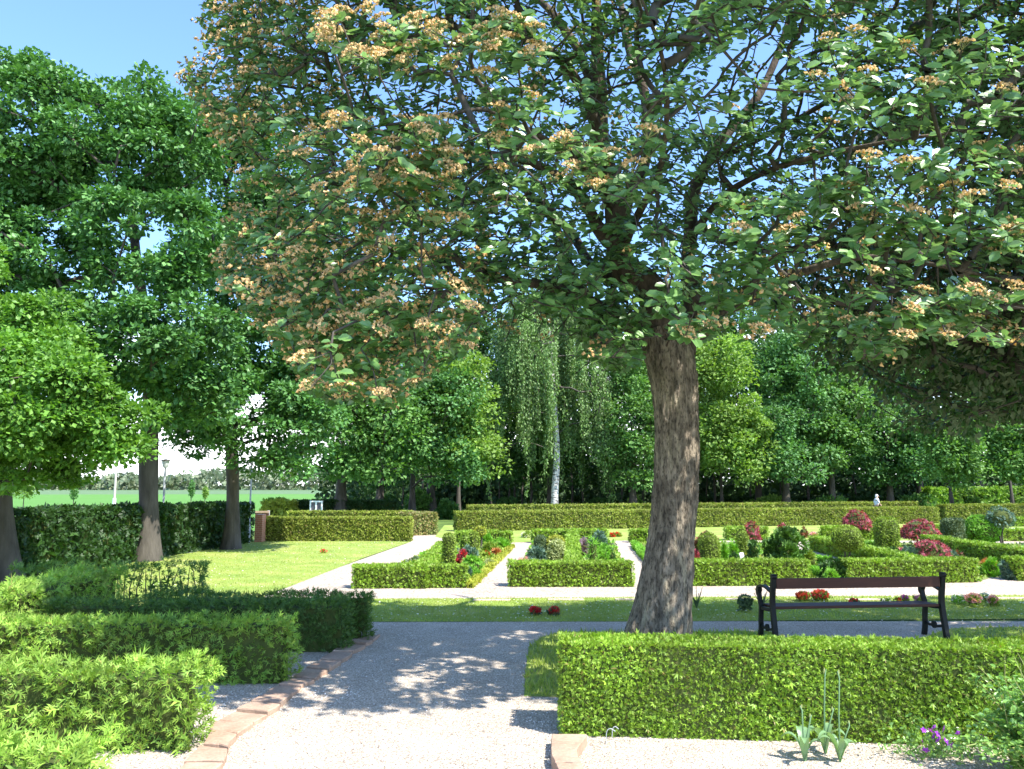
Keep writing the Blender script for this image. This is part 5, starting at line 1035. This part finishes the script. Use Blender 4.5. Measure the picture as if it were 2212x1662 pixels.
flowerclump(2072, 1306, 26, 18, 'whitefl', 'white and green clump right of the bench', 60, 'lime'); flowerclump(2104, 1311, 30, 26, 'pinkfl', 'wide pink flower clump right of the bench', 170); flowerclump(2146, 1310, 16, 20, 'pinkfl', 'narrow pink flower clump right of the wide pink one', 90); flowerclump(2128, 1302, 18, 18, 'whitefl', 'white clump between the two pink ones', 60)
flowerclump(699, 1196, 13, 8, 'corfl', 'small red flower clump alone on the left lawn', 60)
flowerclump(1610, 1322, 30, 34, 'dkgrey', 'grey-green bushy herb in the grass left of the bench', 150, 'dkgrey')
for x, y, lab in ((1646, 1318, 'dry spiky plant just left of the bench'), (1505, 1315, 'dry spiky tuft at the right side of the big trunk')):
    b = G(x, y); ch = []
    for k in range(9): a = k * .7; ch += tube([(b.x, b.y, 0), (b.x + .04 * math.cos(a) , b.y + .03 * math.sin(a), .12), (b.x + .11 * math.cos(a), b.y + .08 * math.sin(a), .17 + .08 * (k % 3))], [.008, .007, .004], 5)
    tag(mk('dry_plant', ch, M['dkgrey'], origin=tuple(b)), lab, 'plant')
def plate(px, py, w_, d_, label):
    b = G(px, py); o = mk('grave_plate', [box((b.x, b.y, .010), (w_, d_, .024))], M['palestone'], origin=tuple(b)); m = o.modifiers.new('bevel', 'BEVEL'); m.width = .006; tag(o, label, 'stone plate', 'flat pinkish plates lying in the grass strip')
plate(1062, 1298, .62, .16, 'flat pinkish plate in the grass, leftmost of the strip'); plate(1222, 1297, .6, .16, 'flat pinkish plate in the grass above the dark red clumps'); plate(1368, 1297, .6, .16, 'flat pinkish plate in the grass left of the big trunk'); plate(1868, 1297, .62, .16, 'flat pinkish plate in the grass seen through the bench'); plate(1600, 1296, .5, .16, 'flat pinkish plate in the grass right of the big trunk'); plate(2190, 1294, .6, .16, 'flat greyish plate in the grass at the right picture edge')
# fallen orange leaves and debris on the hedge
# ------------------------------------------------------------------ posts, cabinet, wall, person
def lamp(px, yb, ytop, label, head=True):
    b = G(px, yb); zt = AT(px, ytop, b.y).z; e = empty('lamp_post', b, label, 'lamp post')
    mk('post', tube([(b.x, b.y, .0), (b.x, b.y, .55), (b.x, b.y, .56), (b.x, b.y, zt - .2)], [.05, .05, .030, .028], 10), M['galv'], parent=e, origin=tuple(b))
    mk('lantern', tube([(b.x, b.y, zt - .24), (b.x, b.y, zt - .2), (b.x, b.y, zt - .06), (b.x, b.y, zt - .05)], [.05, .075, .105, .105], 12), M['lampglass'], parent=e, origin=tuple(b))
    mk('lantern_roof', tube([(b.x, b.y, zt - .05), (b.x, b.y, zt - .035), (b.x, b.y, zt)], [.14, .14, .03], 12), M['blackmetal'], parent=e, origin=tuple(b))
lamp(347, 1200, 992, 'lamp post with small lantern right beside the tallest oak trunk'); lamp(537, 1173, 985, 'pale lamp post at the far end of the dark hedge')
b = G(246, 1096); e = empty('utility_pole', b, 'grey utility pole with a white foot beyond the dark hedge', 'pole')
mk('pole', tube([(b.x, b.y, .0), (b.x, b.y, 6)], [.11, .08], 10), M['polewood'], parent=e, origin=tuple(b)); mk('foot', tube([(b.x, b.y, .0), (b.x, b.y, .75)], [.16, .15], 10), M['white'], parent=e, origin=tuple(b))
mk('wire', sum([tube(spline([(b.x - 60, b.y + 6, z), (b.x - 25, b.y + 2, z - .6), (b.x, b.y, z)], 3), .012, 4) for z in (5.2, 5.6)], []) + sum([tube(spline([(b.x, b.y, z), (b.x + 25, b.y - 2, z - .6), (b.x + 60, b.y + 6, z)], 3), .012, 4) for z in (5.2, 5.6)], []), M['blackmetal'], parent=e, origin=tuple(b))
def cabinet():
    b = G(682, 1128); Y = b.y; k = Y / F; wd = 27 * k; zt = AT(682, 1082, Y).z; zb = AT(682, 1117, Y).z; e = empty('notice_cabinet', b, 'white-framed cabinet with two dark panels above the olive hedge', 'notice board')
    zc = (zt + zb) / 2; hh = zt - zb; t = wd * .1
    fr = [box((b.x - wd / 2 + t / 2, b.y, zc), (t, .12, hh)), box((b.x + wd / 2 - t / 2, b.y, zc), (t, .12, hh)), box((b.x, b.y, zc), (t * 1.1, .12, hh - 2.2 * t)), box((b.x, b.y, zt - t * .6), (wd - 2.02 * t, .119, t * 1.1)), box((b.x, b.y, zb + t * .5), (wd - 2.02 * t, .119, t))]
    mk('frame', fr, M['white'], parent=e, origin=tuple(b))
    for q in (-1, 1): mk('panel', [box((b.x + q * wd * .235, b.y + .02, zc), (wd * .33, .03, hh - 2 * t))], M['darkpanel'], parent=e, origin=tuple(b))
    for q in (-1, 1): mk('post', [box((b.x + q * (wd / 2 - t / 2), b.y, zb / 2 - .003), (t * .8, .07, zb))], M['white'], parent=e, origin=tuple(b))
cabinet()
def redwall():
    b = G(556, 1172); Y = b.y; k = Y / F; e = empty('brick_pillar', b, 'red brick pillar between the dark hedge and the olive hedge', 'pillar')
    zt = AT(556, 1112, Y).z; n = 14; hb = zt / n; me = None
    mk('mortar', [box((b.x, b.y + .25, zt / 2), (16 * k - .02, .38, zt))], M['palestone'], parent=e, origin=tuple(b))
    for i in range(n):
        cuts = (-.25, .25) if i % 2 else (-.42, 0.08, .45)
        for c in ((-.25, .25) if i % 2 else (-.375, 0, .375)):
            w_ = 16 * k * (.47 if i % 2 else (.46 if c == 0 else .22)); o = mk('brick', [box((b.x + c * 16 * k * (1 if i % 2 else 1.03), b.y + .245, hb * (i + .5)), (w_, .40, hb * .82))], M['brick'], parent=e, origin=tuple(b))
    b2 = G(565, 1140); e2 = empty('timber_rail', b2, 'dark timber boards on a post above the red pillar', 'timber frame'); Y2 = b2.y; k2 = Y2 / F
    for j, yy in enumerate((1106, 1111, 1116)): z = AT(565, yy, Y2).z; mk('board', [box((b2.x, b2.y, z), (29 * k2, .04, 4 * k2))], M['benchwood'] if j else M['paleplank'], parent=e2, origin=tuple(b2))
    z = AT(565, 1103, Y2).z; mk('post', [box((b2.x + 13 * k2, b2.y + .06, z / 2), (.09, .07, z))], M['polewood'], parent=e2, origin=tuple(b2))
redwall()
b = G(757, 1129); z = AT(757, 1114, b.y).z; k = b.y / F; e = empty('garden_table', b, 'low teal-topped table showing over the olive hedge', 'table')
mk('top', [box((b.x, b.y, z), (84 * k, .7, .05))], M['teal'], parent=e, origin=tuple(b))
for q in (-1, 1): mk('leg', [box((b.x + q * 38 * k, b.y, z / 2 - .02), (.08, .5, z - .05))], M['polewood'], parent=e, origin=tuple(b))

def person():
    b = G(1895, 1125); Y = b.y; H = AT(1895, 1069.5, Y).z; s = H / 1.68
    e = empty('person', b, 'white-haired person in a pale shirt walking right behind the long hedge', 'person')
    def skin(name, pts, edges, rad, mat):
        me = bpy.data.meshes.new(name); me.from_pydata([(p[0] * s, p[1] * s, p[2] * s) for p in pts], edges, []); o = bpy.data.objects.new(name, me); col.objects.link(o); o.parent = e
        m = o.modifiers.new('skin', 'SKIN'); m.use_smooth_shade = True
        for i, r_ in enumerate(rad): me.skin_vertices[0].data[i].radius = (r_[0] * s, r_[1] * s) if isinstance(r_, tuple) else (r_ * s, r_ * s)
        me.skin_vertices[0].data[0].use_root = True; sb = o.modifiers.new('sub', 'SUBSURF'); sb.levels = 1; sb.render_levels = 2; me.materials.append(mat); return o
    # walks towards +x
    pts = [(0, 0, .93), (.01, 0, 1.12), (.02, 0, 1.32), (.04, 0, 1.44), (.07, 0, 1.52), (.085, 0, 1.60), (.02, .17, 1.38), (-.05, .22, 1.12), (.06, .22, .90), (.02, -.17, 1.38), (.10, -.22, 1.12), (.26, -.20, .95), (0, .09, .88), (-.08, .1, .48), (-.24, .1, .10), (-.13, .1, .04), (0, -.09, .88), (.16, -.1, .50), (.22, -.1, .09), (.36, -.1, .05)]
    ed = [(0, 1), (1, 2), (2, 3), (3, 4), (4, 5), (3, 6), (6, 7), (7, 8), (3, 9), (9, 10), (10, 11), (0, 12), (12, 13), (13, 14), (14, 15), (0, 16), (16, 17), (17, 18), (18, 19)]
    ra = [.13, .12, .14, .09, .055, .085, .055, .042, .03, .055, .042, .03, .085, .06, .04, .03, .085, .06, .04, .03]
    skin('body', pts, ed, ra, M['skin'])
    skin('shirt', [(0, 0, .95), (.01, 0, 1.12), (.02, 0, 1.33), (.035, 0, 1.43), (.02, .18, 1.37), (-.045, .225, 1.14), (.02, -.18, 1.37), (.09, -.225, 1.14)], [(0, 1), (1, 2), (2, 3), (3, 4), (4, 5), (3, 6), (6, 7)], [.15, .14, .16, .10, .075, .06, .075, .06], M['shirt'])
    skin('trousers', [(0, 0, .93), (0, .09, .86), (-.08, .1, .48), (-.23, .1, .13), (0, -.09, .86), (.16, -.1, .50), (.215, -.1, .13)], [(0, 1), (1, 2), (2, 3), (0, 4), (4, 5), (5, 6)], [.145, .1, .075, .06, .1, .075, .06], M['trousers'])
    bm = bmesh.new(); bmesh.ops.create_icosphere(bm, subdivisions=3, radius=.112)
    for v in bm.verts:
        v.co.z *= 1.08
        if v.co.x > .02 and v.co.z < .02: v.co.x *= .25
        if v.co.z < -.06: v.co.x -= .02
    me = bpy.data.meshes.new('hair'); bm.to_mesh(me); bm.free(); me.materials.append(M['hair'])
    o = bpy.data.objects.new('hair', me); col.objects.link(o); o.parent = e; o.location = (.055 * s, 0, 1.60 * s); o.scale = (s, s * .9, s)
    nose = [(.165, 0, 1.60), (.195, 0, 1.575)]; mk('nose', tube([tuple(q * s for q in p) for p in nose], [.012, .017], 6), M['skin'], parent=e)
    for q in (-1, 1): mk('ear', tube([(.075 * s, q * .085 * s, 1.585 * s), (.075 * s, q * .095 * s, 1.61 * s)], [.016, .02], 6), M['skin'], parent=e)
person()

print('TRIS', sum(len(o.data.loops) - 2 * len(o.data.polygons) for o in scene.objects if o.type == 'MESH'))
